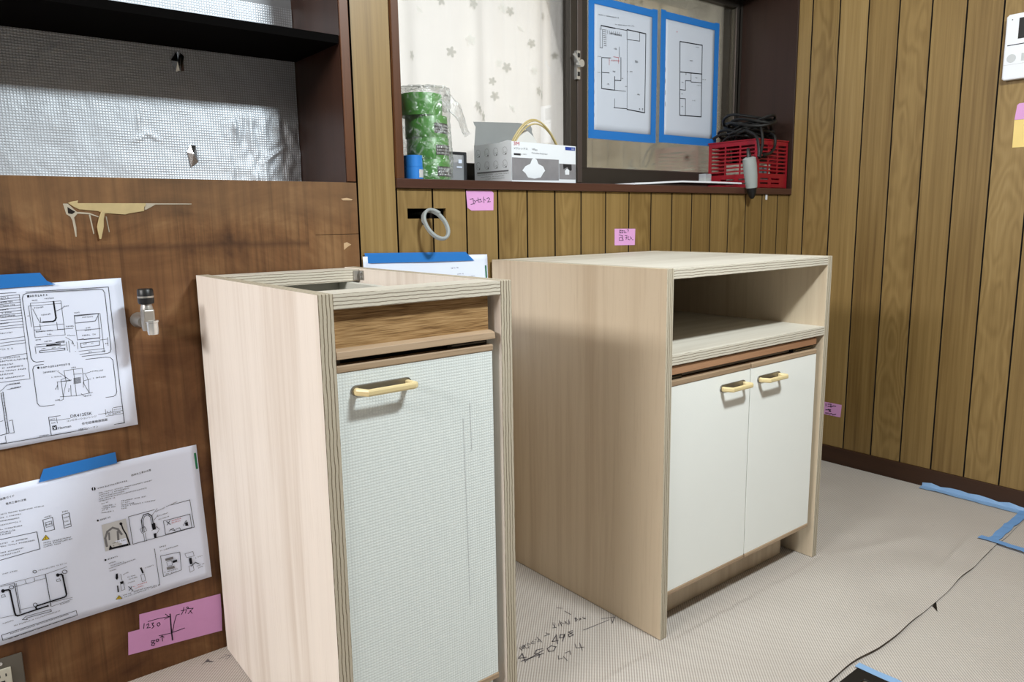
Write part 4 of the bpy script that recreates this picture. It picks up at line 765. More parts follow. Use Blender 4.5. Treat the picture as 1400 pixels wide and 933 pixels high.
# putty and glue left on the plywood
def blob(name, pts, m, h, parent=wall_back):
    b = MB(); b.prism(pts, 'y', -h, .0005, m); return mesh(name, b, parent, bevel=.0008)
gx = lambda px, pz: (-1.0225 + px * .000179, 1.0275 - pz * .000181)
blob('putty_smear', [gx(*p) for p in [(150, 148), (180, 135), (250, 122), (240, 150), (910, 150), (905, 180), (890, 190), (885, 235), (720, 262), (690, 272), (520, 258), (480, 262), (430, 235), (250, 215), (205, 190)]], 'glue', .002)
blob('putty_curl', [gx(*p) for p in [(460, 225), (490, 245), (470, 320), (462, 400), (440, 480), (425, 530), (412, 530), (400, 400), (425, 310)]], 'glue', .006)
blob('glue_drip', [gx(*p) for p in [(105, 155), (150, 155), (225, 240), (340, 250), (430, 290), (425, 300), (340, 268), (230, 260), (195, 300), (205, 400), (200, 500), (188, 500), (175, 330), (160, 290), (125, 265)]], 'gluepale', .0012)
blob('glue_drip', [gx(*p) for p in [(335, 268), (350, 268), (370, 470), (360, 478)]], 'gluepale', .001)
blob('glue_drip', [gx(*p) for p in [(492, 290), (505, 290), (520, 455), (510, 462)]], 'gluepale', .001)
blob('glue_drip', [gx(*p) for p in [(900, 150), (1400, 152), (1400, 162), (1010, 165), (900, 225), (890, 215)]], 'gluepale', .001)
blob('nail_hole', [gx(*p) for p in [(140, 185), (215, 240), (180, 265), (140, 258)]], 'groove', .0014)
blob('torn_patch', [(-.435, 1.012), (-.42, 1.014), (-.405, 1.011), (-.408, 1.008), (-.43, 1.008)], 'torn', .0006)
blob('torn_patch', [(-.4335, .908), (-.425, .910), (-.414, .904), (-.424, .899), (-.4335, .892)], 'torn', .0006)

# right wall: boards and baseboard
mb = MB(); mb.box(XR + .012, XR + .12, -4.4, .30, -.06, 2.42, 'groove')
wall_right = struct(mesh('wall_right', mb))
y = -.0635; seq = [(0.0, -.0635)]
while y > -2.2: seq.append((y, y - .1062)); y -= .1062
for k, (a, b_) in enumerate(seq):
    b = MB(); b.box(XR, XR + .012, b_ + .0025, a - (.0025 if k else 0), .066, 2.42, 'plank_c' if k in (1, 4, 7, 10, 11, 14) else 'plank', 'groove', 'x')
    mesh('plank', b, wall_right)
mb = MB(); mb.box(XR, XR + .012, -4.4, y, .066, 2.42, 'plank'); mesh('plank', mb, wall_right)
mb = MB(); mb.box(XR - .007, XR + .012, -4.4, 0, -.002, .0655, 'baseboard')
struct(mesh('baseboard_right', mb, bevel=.001))
mb = MB(); mb.box(-4.6, XR + .12, -4.4, .26, 2.42, 2.5, 'paintw')
struct(mesh('ceiling', mb))

# alcove left by a removed wall unit: jamb, trim, bottom, back
trim = sempty('trim_1', (ALC, 0, 1.05))
mb = MB(); mb.box(ALC, -.4005, .001, .262, 1.05, 2.02, 'darkwood'); mesh('jamb', mb, trim)
mb = MB(); mb.box(ALC + .0006, -.3955, -.004, .0005, 1.052, 2.42, 'trimwood'); mesh('front_trim', mb, trim, bevel=.001)
mb = MB(); mb.box(-1.62, ALC, .012, .262, 1.04, 1.0505, 'wallply'); mesh('bottom_board', mb, trim)
mb = MB(); mb.box(-1.62, ALC, .262, .28, 1.04, 2.02, 'greyboard'); mesh('back_board', mb, trim)
mb = MB(); mb.box(-1.62, -1.60, .0, .255, 1.05, 2.02, 'darkwood'); mesh('jamb', mb, trim)  # unseen left end, placed to block the left lamp from the foil
mb = MB(); mb.box(-1.62, ALC, .0, .262, 2.02, 2.05, 'darkwood'); mesh('top_board', mb, trim)

# foil sheet lining the alcove
def foil_pt(u, v):
    x = -1.60 + (ALC - .002 + 1.60) * u; z = 1.053 + .438 * v
    d = .0012 * noise.noise(Vector((x * 9, z * 11, 0))) + .0011 * noise.noise(Vector((x * 24, z * 20, 5))) + .0007 * abs(noise.noise(Vector((x * 45 + z * 12, z * 38, 7))))
    k = max(0, min(1, (x + .66) / .12)) * max(0, min(1, (1.25 - z) / .05))
    d += k * .0065 * abs(noise.noise(Vector((x * 34, z * 9 + x * 5, 2)))) + k * .003 * noise.noise(Vector((x * 60, z * 34, 8)))
    for (cx, cz, ang, ln, am) in ((-.80, 1.155, .5, .03, .003), (-.775, 1.16, -.5, .03, .003), (-.80, 1.20, 1.45, .05, .002), (-.585, 1.19, 1.5, .04, .007), (-.49, 1.13, .6, .05, .006), (-.985, 1.30, 1.4, .03, .002), (-.955, 1.33, .9, .02, .002)):
        ca, sa = math.cos(ang), math.sin(ang); p = (x - cx) * ca + (z - cz) * sa; q = -(x - cx) * sa + (z - cz) * ca
        d += am * math.exp(-(q / .005) ** 2) * max(0, 1 - abs(p) / ln)
    return (x, .256 - d, z)
mb = MB(); mb.grid(420, 110, foil_pt, 'foil')
fo = tag(mesh('foil_sheet', mb, origin=(0, 0, 0), weld=False), 'embossed aluminium foil sheet lining the back of the alcove', 'foil')
for pts in ([(-.721, 1.333), (-.707, 1.354), (-.700, 1.345), (-.704, 1.312), (-.712, 1.308)], [(-.700, 1.353), (-.692, 1.345), (-.694, 1.312), (-.701, 1.311)], [(-.701, 1.128), (-.694, 1.143), (-.681, 1.143), (-.679, 1.105), (-.695, 1.092)]):
    b = MB(); n_ = len(pts)
    cx = sum(p[0] for p in pts) / n_; cz = sum(p[1] for p in pts) / n_
    vs = [(p[0], .2535 - .003 * ((i % 2)), p[1]) for i, p in enumerate(pts)] + [(cx, .244, cz)]
    b.add(vs, [(i, (i + 1) % n_, n_) for i in range(n_)], 'shiny'); mesh('torn_flap', b, fo, solid=.0006)
mb = MB(); mb.box(-1.60, ALC - .001, .003, .25, 1.362, 1.381, 'black')
tag(mesh('alcove_shelf', mb, bevel=.001), 'long black painted shelf board fixed across the alcove', 'shelf')

# window: brown box frame, sill, bronze sliding sashes
win = sempty('window_1', (.6, 0, LIP0))
mb = MB(); mb.box(-.2868, XR, -.010, .235, LIP0, LIP1, 'sillwood'); mesh('window_sill', mb, win, bevel=.0015)
mb = MB(); mb.box(-.2868, -.2665, -.010, .235, LIP1, 1.835, 'trimwood'); mesh('jamb', mb, win, bevel=.001)
mb = MB(); mb.box(XR - .009, XR, -.010, .235, LIP1, 1.835, 'jambwood_shaded'); mesh('jamb', mb, win, bevel=.001)  # right jamb: same brown wood, coloured darker to stand in for shade
mb = MB(); mb.box(-.2868, XR, -.010, .235, 1.835, 1.86, 'darkwood'); mesh('head_board', mb, win)
fr = MB()
fr.box(-.2665, XR, .235, .31, LIP1 - .01, 1.0745, 'bronze').box(-.2665, -.235, .235, .31, 1.0745, 1.835, 'bronze').box(XR - .03, XR, .235, .31, 1.0745, 1.835, 'bronze').box(-.2665, XR, .235, .31, 1.815, 1.835, 'bronze')
for yy in (.252, .282): fr.box(-.235, XR - .03, yy, yy + .003, 1.0745, 1.0815, 'bronze')
mesh('window_frame', fr, win)
def sash(x0, x1, yc, wl, wr, pane):
    root = MB(); d = .013
    root.box(x0, x1, yc - d, yc + d, 1.0745, 1.1285, 'bronze').box(x0, x1, yc - d, yc + d, 1.78, 1.815, 'bronze')
    root.box(x0, x0 + wl, yc - d, yc + d, 1.1285, 1.78, 'bronze').box(x1 - wr, x1, yc - d, yc + d, 1.1285, 1.78, 'bronze')
    root.box(x0 + wl * .38, x0 + wl * .66, yc - d - .003, yc - d, 1.08, 1.81, 'bronze_p')
    root.box(x0 + wl, x1 - wr, yc - d - .001, yc - d + .004, 1.1285, 1.132, 'bronze_p').box(x1 - wr - .004, x1 - wr, yc - d - .001, yc - d + .004, 1.1285, 1.78, 'bronze_p')
    s_ = mesh('sash', root, win, bevel=.001)
    b = MB(); b.box(x0 + wl - .004, x1 - wr + .004, yc, yc + .003, 1.124, 1.785, pane); mesh('pane', b, s_)
    return s_
inner = sash(.524, XR - .022, .248, .077, .024, 'pane_t')
sash(-.24, .585, .282, .045, .040, 'pane')
# crescent lock on the meeting stile
b = MB(); b.box(.541, .556, .222, .235, 1.415, 1.505, 'chrome'); b.lathe([(.0, .206), (.012, .206), (.012, .222)], (.5485, 0, 1.463), 'chrome', 14, 'y')
b.tube([(.5485, .212, 1.455), (.530, .210, 1.478), (.520, .214, 1.492)], [.005, .004, .005], 'chrome', 8)
b.box(.5445, .5525, .2195, .2225, 1.425, 1.438, 'blackp').box(.5445, .5525, .2195, .2225, 1.484, 1.497, 'blackp')
mesh('crescent_lock', b, inner)

# lace curtain hanging outside the glass, lit from behind by daylight
def fold(x): return .017 * math.sin(x * 26) + .009 * math.sin(x * 47 + 1.3)
mb = MB(); mb.grid(220, 10, lambda u, v: (-.6 + 2.4 * u, .352 + fold(-.6 + 2.4 * u) * (1 - .2 * v), .88 + 1.25 * v), 'curtain')
cur = tag(mesh('lace_curtain', mb, origin=(0, 0, 0), weld=False), 'white flower patterned lace curtain hanging behind the window', 'curtain')
rng = random.Random(11)
spots = [(-.014, 1.445, 'd'), (.209, 1.316, 'd'), (.321, 1.462, 'l'), (.307, 1.359, 'd'), (.40, 1.574, 'l'), (.334, 1.632, 'l'), (.187, 1.512, 'l'), (.03, 1.585, 'l'), (.503, 1.40, 'l'), (.57, 1.515, 'd'), (.522, 1.638, 'd'), (.13, 1.473, 'd'), (.44, 1.534, 'd'), (.36, 1.625, 'd'), (.30, 1.405, 'd'), (.255, 1.29, 'd'), (.47, 1.385, 'd'), (.62, 1.19, 'd'), (.66, 1.155, 'd'), (.75, 1.17, 'l'), (.95, 1.74, 'd'), (1.0, 1.76, 'd'), (1.1, 1.745, 'l'), (.85, 1.76, 'l'), (1.45, 1.55, 'd'), (1.43, 1.40, 'l'), (.10, 1.62, 'd'), (-.05, 1.60, 'l'), (.20, 1.62, 'd'), (.45, 1.45, 'l'), (.06, 1.33, 'l'), (.36, 1.32, 'l'), (1.36, 1.30, 'd'), (1.30, 1.20, 'd'), (.345, 1.45, 'd'), (.50, 1.375, 'd'), (.225, 1.305, 'd')]
def petal_mesh(m, sz, five):
    b = MB()
    for k in range(5 if five else 3):
        a = 2 * math.pi * k / 5 + .3
        pts = [(0, 0)] + [(sz * (.55 + .45 * math.cos(t)) * math.cos(a) - sz * .30 * math.sin(t) * math.sin(a), sz * (.55 + .45 * math.cos(t)) * math.sin(a) + sz * .30 * math.sin(t) * math.cos(a)) for t in [-2.4, -1.6, -.8, 0, .8, 1.6, 2.4]]
        b.add([(p[0], 0, p[1]) for p in pts], [tuple(range(len(pts)))], m)
    return b
protos = {}
for (x, z, c) in spots:
    five = c == 'd' or rng.random() < .6; key = (c, five)
    if key not in protos:
        o = mesh('flower_motif', petal_mesh('flower_d' if c == 'd' else 'flower_l', .017, five), cur, origin=(0, 0, 0)); protos[key] = o
    else:
        o = protos[key].copy(); COL.objects.link(o); o.parent = cur
    o.location = (x, .352 + fold(x) - .0035, z); o.rotation_euler = (0, rng.uniform(0, 6.28), 0); o.rotation_euler.z = math.atan(.44 * math.cos(x * 26) + .42 * math.cos(x * 47 + 1.3)); s_ = rng.uniform(.75, 1.1); o.scale = (s_, 1, s_)
# ------------------------------------------------------------------ cabinets
def handle(parent, x0, x1, z, yf):
    """cream bar handle with slanted ends on a recessed metal base plate"""
    h = .0058
    b = MB(); out = [(x0 + .001, yf), (x0 + .001, yf - .010), (x0 + .013, yf - .029), (x1 - .003, yf - .029), (x1 + .004, yf - .024), (x1 + .002, yf - .010), (x1 + .002, yf)]
    inn = [(x0 + .011, yf), (x0 + .011, yf - .008), (x0 + .017, yf - .0212), (x1 - .007, yf - .0212), (x1 - .0045, yf - .018), (x1 - .0075, yf - .008), (x1 - .0075, yf)]
    for k in range(6): b.prism([out[k], out[k + 1], inn[k + 1], inn[k]], 'z', z - h, z + h, 'cream')
    hd = mesh('handle', b, parent, bevel=.0034); hd['label'] = 'cream plastic bar handle'
    b = MB(); n = 6; zc = z + .001; r = .0088; pl = []
    for k in range(n + 1): a = math.pi / 2 + math.pi * k / n; pl.append((x0 + .006 + r * math.cos(a), zc + r * math.sin(a)))
    for k in range(n + 1): a = -math.pi / 2 + math.pi * k / n; pl.append((x1 - .004 + r * math.cos(a), zc + r * math.sin(a)))
    b.prism(pl, 'y', yf - .0028, yf + .001, 'steel'); mesh('base_plate', b, hd, bevel=.0008)
    return hd
def panel(name, box, face, edge, th, parent, bevel=.0007):
    b = MB(); b.box(*box, face, edge, th); return mesh(name, b, parent, bevel=bevel)
def hinge(parent, x0, x1, z, y):
    b = MB(); s_ = 1 if x1 > x0 else -1
    b.prism([(x0, z - .004), (x1, z - .006), (x1, z + .004), (x1 - s_ * .012, z + .006), (x0, z + .002)], 'y', y, y + .012, 'blackp')
    b.box(min(x0, x1) + .008, max(x0, x1) - .004, y - .002, y, z - .001, z + .001, 'steel')  # thin bright strip stands in for a highlight on the dark hinge
    return mesh('hinge', b, parent)

# tall narrow cabinet, open on top
xa, xb, yf, yb, H1, T1 = -.7783, -.4154, -.6160, -.0108, .8523, .0245
c1 = thing('base_cabinet', 'narrow pale plywood base cabinet with open top and one white door', 'cabinet', ((xa + xb) / 2, (yf + yb) / 2, 0))
panel('side_panel', (xa, xa + T1, yf, yb, .0015, H1), 'veneer', 'ex', 'x', c1)
panel('side_panel', (xb - T1, xb, yf, yb, .0015, H1), 'veneer', 'ex', 'x', c1)
panel('front_rail', (xa + T1, xb - T1, yf, yf + .062, H1 - .0245, H1 - .0004), 'veneer_x', 'ez', 'z', c1)
panel('back_rail', (xa + T1, xb - T1, yb - .075, yb, H1 - .029, H1 - .002), 'veneer_x', 'ez', 'z', c1)
ix0, ix1 = -.7530, -.4560
b = MB(); b.box(ix0 + .001, ix0 + .016, -.592, -.03, .055, .8215, 'greyin').box(ix1 - .016, ix1, -.592, -.03, .055, .8215, 'whitein').box(ix0, ix1, -.045, -.03, .055, .8215, 'greyin').box(ix0, ix1, -.592, -.03, .055, .075, 'greyin').box(ix0 + .016, ix1 - .016, -.585, -.575, .075, .8215, 'blackp')
mesh('inner_carcass', b, c1)
b = MB(); b.box(ix0 + .002, ix1 - .004, -.55, -.545, 0.0015, .06, 'veneer'); mesh('toe_board', b, c1)
b = MB(); b.box(ix0, ix1, -.600, -.588, .765, .8262, 'oak'); dr = mesh('drawer_front', b, c1, bevel=.001)
b = MB(); b.prism([(-.618, .752), (-.616, .7635), (-.604, .7665), (-.590, .7665), (-.590, .752)], 'x', ix0, ix1 + .002, 'oak_lip'); mesh('finger_lip', b, dr, bevel=.001)
b = MB(); b.box(ix0, ix1 - .0015, -.612, -.592, .112, .7305, 'door_a'); d1 = mesh('door', b, c1, bevel=.001)
for z0, z1 in ((.7305, .7418), (.1005, .112)):
    b = MB(); b.box(ix0, ix1, -.6135, -.592, z0, z1, 'oak_lip'); mesh('edge_strip', b, d1, bevel=.002)
handle(d1, -.7285, -.6290, .6985, -.612)
for pts in ([(-.5085, .645), (-.507, .56), (-.5115, .556)], [(-.5235, .62), (-.5205, .42), (-.5185, .27)]):
    b = draw_ink([('L', .0007, pts)], lambda a, c, l: (a, -.6126, c), 'inkpale'); mesh('scuff_mark', b, d1)
hinge(c1, -.545, -.462, .7465, -.602)
b = MB(); b.box(xb - T1 - .002, xb - T1, -.108, -.0865, H1 - .026, H1 - .005, 'castmetal').box(xb - T1 - .016, xb - T1, -.0885, -.086, H1 - .026, H1 - .005, 'castmetal')
for zz in (.8335, .8435): b.lathe([(.0, -.0055), (.003, -.0055), (.0034, -.004)], (xb - T1 + .0015, -.098, zz), 'chrome', 10, 'x')
mesh('corner_bracket', b, c1)

# wide cabinet with open niche over two doors
W2, YF2, YB2, H2, T2 = .6745, -.6214, -.0085, .8500, .0220
c2 = thing('base_cabinet', 'wide pale plywood base cabinet with open shelf above two white doors', 'cabinet', (W2 / 2, (YF2 + YB2) / 2, 0))
panel('side_panel', (0, T2, YF2, YB2, .0015, H2), 'inner', 'ex', 'x', c2)
panel('side_panel', (W2 - T2, W2, YF2, YB2, .0015, H2), 'inner', 'ex', 'x', c2)
panel('top_panel', (T2, W2 - T2, YF2, YB2, H2 - .0235, H2 - .0004), 'veneer_x', 'ez', 'z', c2)
panel('shelf', (T2, W2 - T2, YF2, -.031, .6385, .6620), 'veneer_x', 'ez', 'z', c2)
panel('back_panel', (T2, W2 - T2, -.031, YB2, .0015, H2 - .0235), 'lauan', 'ey', 'y', c2)
jx0, jx1 = .0235, .6285
b = MB(); b.box(jx0 + .001, jx0 + .016, -.59, -.04, .099, .612, 'greyin').box(jx1 - .016, jx1, -.59, -.04, .099, .612, 'greyin').box(jx0, jx1, -.59, -.04, .099, .115, 'greyin').box(jx0 + .016, jx1 - .016, -.58, -.574, .115, .612, 'blackp')
mesh('inner_carcass', b, c2)
b = MB(); b.box(jx0, jx1 - .004, -.6165, -.582, .6165, .6355, 'redwood'); mesh('upper_rail', b, c2, bevel=.001)
b = MB(); b.box(jx0 + .03, jx1 - .02, -.5935, -.590, .604, .6165, 'whitein'); mesh('packing_strip', b, c2)
b = MB(); b.box(jx0 + .006, .607, -.549, -.541, .0015, .0985, 'inner'); mesh('toe_board', b, c2)
xm = .3265
for x0, x1, h0 in ((jx0 + .0005, xm - .0016, .206), (xm + .0016, jx1, .3575)):
    b = MB(); b.box(x0, x1, -.6155, -.596, .1085, .5905, 'door_b'); d = mesh('door', b, c2, bevel=.001)
    for z0, z1 in ((.5905, .6030), (.0985, .1085)):
        b = MB(); b.box(x0, x1, -.617, -.596, z0, z1, 'oak_lip'); mesh('edge_strip', b, d, bevel=.002)
    handle(d, h0, h0 + .093, .5575, -.6155)
hinge(c2, .028, .075, .6085, -.606); hinge(c2, .622, .530, .6085, -.606)
b = MB(); b.lathe([(0, -.010), (.006, -.010), (.008, 0)], (.60, -.40, H2 - .0235), 'blackp', 12); mesh('cable_clip', b, c2)

# ------------------------------------------------------------------ sheets of paper taped to the plywood
def paper_sheet(name, label, bl, br, tl, tr, key, curl, tape=None, extra=None, y0=-.0012, hf=1.0, tape_y=None):
    """quad sheet on the wall plane; curl(u,v) gives how far it stands off the wall"""
    bl, br, tl, tr = map(Vector, (bl, br, tl, tr))
    def uv(a, c):
        W = (br - bl).length; Hh = (tl - bl).length; p = Vector((a, c)) - bl
        return max(0, min(1, p.dot((br - bl).normalized()) / W)), max(0, min(1, p.dot((tl - bl).normalized()) / Hh))
    def P(u, v):
        q = bl.lerp(br, u).lerp(tl.lerp(tr, u), v); return (q.x, y0 - curl(u, v), q.y)
    b = MB(); b.grid(28, 20, P, 'paper')
    o = tag(mesh(name, b, weld=False, solid=.0002), label, 'paper')
    if key:
        f = lambda a, c, l: (a, y0 - curl(*uv(a, c)) - .0005 - l, c)
        ik = draw_ink(INK[key], f, 'ink', len(key), hf); mesh('printed_lines', ik, o, weld=False, kind='stuff')
    if extra: 
        for m_, pts in extra:
            b = MB(); b.add([(p[0], y0 - curl(*uv(*p)) - .0005, p[1]) for p in pts], [tuple(range(len(pts)))], m_); mesh('printed_tab', b, o)
    if tape:
        b = MB(); b.add([(p[0], (y0 - curl(*uv(*p)) - .0007) if k_ else -.0009, p[1]) if tape_y is None else (p[0], tape_y, p[1]) for p, k_ in tape], [tuple(range(len(tape)))], 'bluetape'); tp = mesh('masking_tape', b, o, solid=.0001); tp['label'] = 'blue masking tape'
    return o
c_a = lambda u, v: .003 * (1 - v) + .004 * max(0, u - .85) + .0008 * math.sin(u * 17 + v * 4)
c_b = lambda u, v: .004 * (1 - v) + .010 * max(0, u - .8) * (1 - v) + .0011 * math.sin(u * 13 + v * 6)
paper_sheet('appliance_drawing', 'white technical drawing sheet taped beside the water valve', (-1.334, .545), (-.9142, .5533), (-1.338, .8460), (-.9182, .8545), 'range', c_a,
    [((-1.26, .8715), 0), ((-1.0539, .8722), 0), ((-1.0443, .8565), 1), ((-1.0303, .8487), 1), ((-1.26, .8440), 1)], hf=.95, tape_y=-.0042)
paper_sheet('installation_guide', 'white installation guide sheet taped above the pink gas note', (-1.217, .1685), (-.7973, .1819), (-1.224, .4735), (-.8042, .4870), 'guide', c_b,
    [((-1.0858, .4966), 0), ((-.9607, .5041), 0), ((-.9595, .4806), 1), ((-1.0962, .4717), 1)],
    [('inkgreen', [(-.8105, .4690), (-.8062, .4693), (-.8047, .4330), (-.8090, .4327)])], hf=.95, tape_y=-.0042)
c_c = lambda u, v: .0016 + .008 * max(0, .06 - u) / .06 + .001 * math.sin(u * 9)
paper_sheet('installation_guide', 'white printed sheet taped on the wall between the two cabinets', (-.386, .585), (-.006, .576), (-.391, .8744), (-.0117, .8646), 'sheet', c_c,
    [((-.3838, .8826), 0), ((-.0851, .8743), 0), ((-.0574, .8499), 1), ((-.3791, .8575), 1)],
    [('inkgreen', [(-.0205, .8350), (-.0155, .8349), (-.0135, .7950), (-.0185, .7952)])], tape_y=-.0060)

# ------------------------------------------------------------------ floor plans taped on the window
def plan(name, label, x0, x1, z0, z1, key):
    o = thing(name, label, 'drawing', ((x0 + x1) / 2, .2440, z0))
    cv = lambda a, c: .0012 * math.sin((a - x0) * 40) * math.sin(math.pi * (c - z0) / (z1 - z0))
    b = MB(); b.grid(16, 16, lambda u, v: (x0 + (x1 - x0) * u, .2440 - abs(cv(x0 + (x1 - x0) * u, z0 + (z1 - z0) * v)), z0 + (z1 - z0) * v), 'paper_backlit'); mesh('sheet', b, o, weld=False, solid=.0002)  # white plan paper, greyed to stand in for its backlit side
    ik = draw_ink(INK[key], lambda a, c, l: (a, .2440 - abs(cv(a, c)) - .0010 - l, c), 'ink', 3); mesh('printed_lines', ik, o, weld=False, kind='stuff')
    e = .026; f = .010
    for q in ((x0 - e, x0 + .002, z0 - e, z1 + e), (x1 - .002, x1 + e, z0 - e, z1 + e), (x0 - e, x1 + e, z1 - .003, z1 + e - .004), (x0 - e, x1 + e, z0 - e, z0 + .003)):
        b = MB(); yy = .2424 - (.0003 if q[1] - q[0] > .1 else 0); b.box(q[0], q[1], yy - .0002, yy, q[2], q[3], 'bluetape'); tp = mesh('masking_tape', b, o); tp['label'] = 'blue masking tape'
    return o
plan('floor_plan', 'floor plan with red marks taped to the window beside the lock', .639, .936, 1.257, 1.674, 'plan_a')
plan('floor_plan', 'floor plan of one long block taped to the window above the red basket', 1.007, 1.303, 1.262, 1.680, 'plan_b')

# ------------------------------------------------------------------ notes on the walls
def note(name, label, pts, m, key=None, plane='y', y0=-.0008, th=.0003, inkm='marker', seed=2):
    b = MB(); n_ = len(pts)
    if plane == 'y': b.prism(pts, 'y', y0 - th, y0, m)
    else: b.prism(pts, 'x', XR - .0011, XR - .0006, m)
    o = tag(mesh(name, b), label, 'note')
    if key:
        f = (lambda a, c, l: (a, y0 - th - .0003, c)) if plane == 'y' else (lambda a, c, l: (XR - .0014, a, c))
        mesh('handwriting', draw_ink(INK[key], f, inkm, seed), o, weld=False, kind='stuff')
    return o
lower = note('pink_tape_strip', 'lower pink paper strip stuck under the gas note by the floor', [(-.9716, .1107), (-.7803, .0975), (-.7831, .0432), (-.9757, .0601)], 'pink')
note('pink_tape_strip', 'upper pink paper strip with gas position written in black marker', [(-.9474, .1429), (-.7773 - .003, .1323), (-.7781 - .003, .0818), (-.9507, .0937)], 'pink', 'gas', y0=-.0012)
note('sticky_note', 'pink sticky note with katakana writing under the window sill', [(-.0755, 1.0355), (.0085, 1.0362), (.0160, 1.0300), (.0143, .9835), (-.0590, .9830), (-.0720, .9905)], 'pink', 'outlet')
note('sticky_note', 'small pink sticky note on boards behind the wide cabinet', [(.4913, .9248), (.5868, .9232), (.5853, .8710), (.4918, .8730)], 'pink', 'memo')
note('sticky_note', 'dark lilac pink note low on the right wall behind the wide cabinet', [(-.1900, .2362), (-.2617, .2362), (-.2588, .1863), (-.1900, .1870)], 'pink', 'rightmemo', 'x')
o = note('sticky_note', 'pink sticky note just below the white intercom', [(-.7598, 1.284), (-.7650, 1.289), (-.8350, 1.289), (-.8350, 1.239), (-.7557, 1.2406)], 'pink', None, 'x')
b = draw_ink([('L', .003, [(-.786, 1.268), (-.81, 1.270)]), ('L', .003, [(-.797, 1.276), (-.793, 1.255)]), ('L', .003, [(-.784, 1.259), (-.81, 1.257)]), ('L', .003, [(-.79, 1.254), (-.812, 1.247)])], lambda a, c, l: (XR - .0014, a, c), 'marker'); mesh('handwriting', b, o, weld=False, kind='stuff')
o = note('sticky_note', 'yellow sticky note with a black dot below the pink one', [(-.7557, 1.2400), (-.8350, 1.2390), (-.8350, 1.1550), (-.7566, 1.1566)], 'yellow', None, 'x')
b = MB(); b.add([(XR - .0014, -.795 + .012 * math.cos(k * .5236), 1.222 + .012 * math.sin(k * .5236)) for k in range(12)], [tuple(range(12))], 'marker'); mesh('handwriting', b, o)
# writing on the floor sheet
ik = draw_ink(INK['floorink'], lambda a, c, l: (a, c, .0012), 'pen', 4); mesh('handwriting', ik, floor, weld=False, kind='stuff')
b = MB(); b.add([(.6330, -.9490, -.0007), (.6620, -.9470, -.0007), (.6140, -.9690, -.0007)], [(0, 1, 2)], 'blackp'); mesh('torn_hole', b, floor)

# ------------------------------------------------------------------ wall fittings
v = thing('water_valve', 'chrome water stop valve with black handle on brown plywood', 'valve', (-.888, -.04, .745))
b = MB(); b.lathe([(.0155, -.001), (.0155, -.004), (.012, -.012), (.011, -.05)], (-.894, 0, .768), 'castmetal', 20, 'y'); mesh('wall_flange', b, v)
b = MB(); b.lathe([(.0, .752), (.0105, .752), (.0120, .757), (.0120, .792), (.0105, .800), (.009, .806)], (-.889, -.060, 0), 'castmetal', 18); mesh('valve_body', b, v)
b = MB(); b.lathe([(.0, .805), (.0135, .805), (.0148, .809), (.0150, .817)], (-.889, -.060, 0), 'blackp', 20)
b.lathe([(.0150, .817), (.0150, .8205)], (-.889, -.060, 0), 'castmetal', 20); b.lathe([(.0150, .8205), (.0145, .832), (.0125, .8345), (.0, .835)], (-.889, -.060, 0), 'blackp', 20); mesh('handle_knob', b, v)
b = MB(); b.box(-.9005, -.8795, -.080, -.060, .771, .795, 'castmetal'); mesh('side_block', b, v, bevel=.003)
b = MB(); b.lathe([(.0, .745), (.0095, .745), (.0105, .751), (.0105, .768), (.0120, .769), (.0120, .7725)], (-.884, -.072, 0), 'chrome', 18); mesh('outlet', b, v)

pl = thing('wall_outlet', 'grey steel outlet plate at the foot of the plywood wall', 'outlet', (-1.192, 0, .02))
b = MB(); b.box(-1.228, -1.157, -.004, -.0005, .020, .1415, 'plate'); mesh('cover_plate', b, pl, bevel=.0015)
b = MB(); b.box(-1.208, -1.1775, -.008, -.004, .040, .121, 'offwhite'); mesh('socket', b, pl, bevel=.001)
b = MB(); b.box(-1.1875, -1.1855, -.0083, -.0079, .105, .111, 'blackp').box(-1.1975, -1.1955, -.0083, -.0079, .105, .111, 'blackp').box(-1.196, -1.189, -.0083, -.0079, .0925, .0975, 'blackp').box(-1.1875, -1.1855, -.0083, -.0079, .065, .071, 'blackp'); mesh('slot', b, pl, kind='stuff')
b = MB(); b.lathe([(.0, -.0055), (.003, -.0055), (.0035, -.004)], (-1.1925, 0, .131), 'chrome', 12, 'y'); mesh('screw', b, pl)

ic = thing('intercom', 'white wall intercom monitor with small black screen', 'intercom', (XR, -.80, 1.36))
b = MB(); b.prism([(-.7165, 1.366), (-.7165, 1.547), (-.7235, 1.553), (-.90, 1.553), (-.90, 1.360), (-.722, 1.360)], 'x', XR - .022, XR - .0005, 'white'); mesh('body', b, ic, bevel=.004)
b = MB(); b.box(XR - .0228, XR - .0215, -.86, -.7518, 1.478, 1.538, 'blackp'); mesh('screen', b, ic)
b = MB(); b.box(XR - .0225, XR - .0215, -.90, -.7250, 1.461, 1.4635, 'labelblack'); mesh('slit', b, ic)
b = MB(); b.box(XR - .0223, XR - .0215, -.90, -.7185, 1.4045, 1.4055, 'inkpale'); mesh('panel_line', b, ic)
b = MB(); b.lathe([(.0, -.0228), (.0125, -.0228), (.0125, -.0215)], (XR, -.739, 1.4230), 'inkpale', 20, 'x'); mesh('button', b, ic)
b = MB(); b.box(XR - .0228, XR - .0215, -.79, -.7655, 1.412, 1.434, 'inkpale'); mesh('button', b, ic)
b = MB(); b.lathe([(.0, -.0225), (.0018, -.0225), (.0018, -.0215)], (XR, -.733, 1.5365), 'blackp', 8, 'x'); mesh('microphone', b, ic)

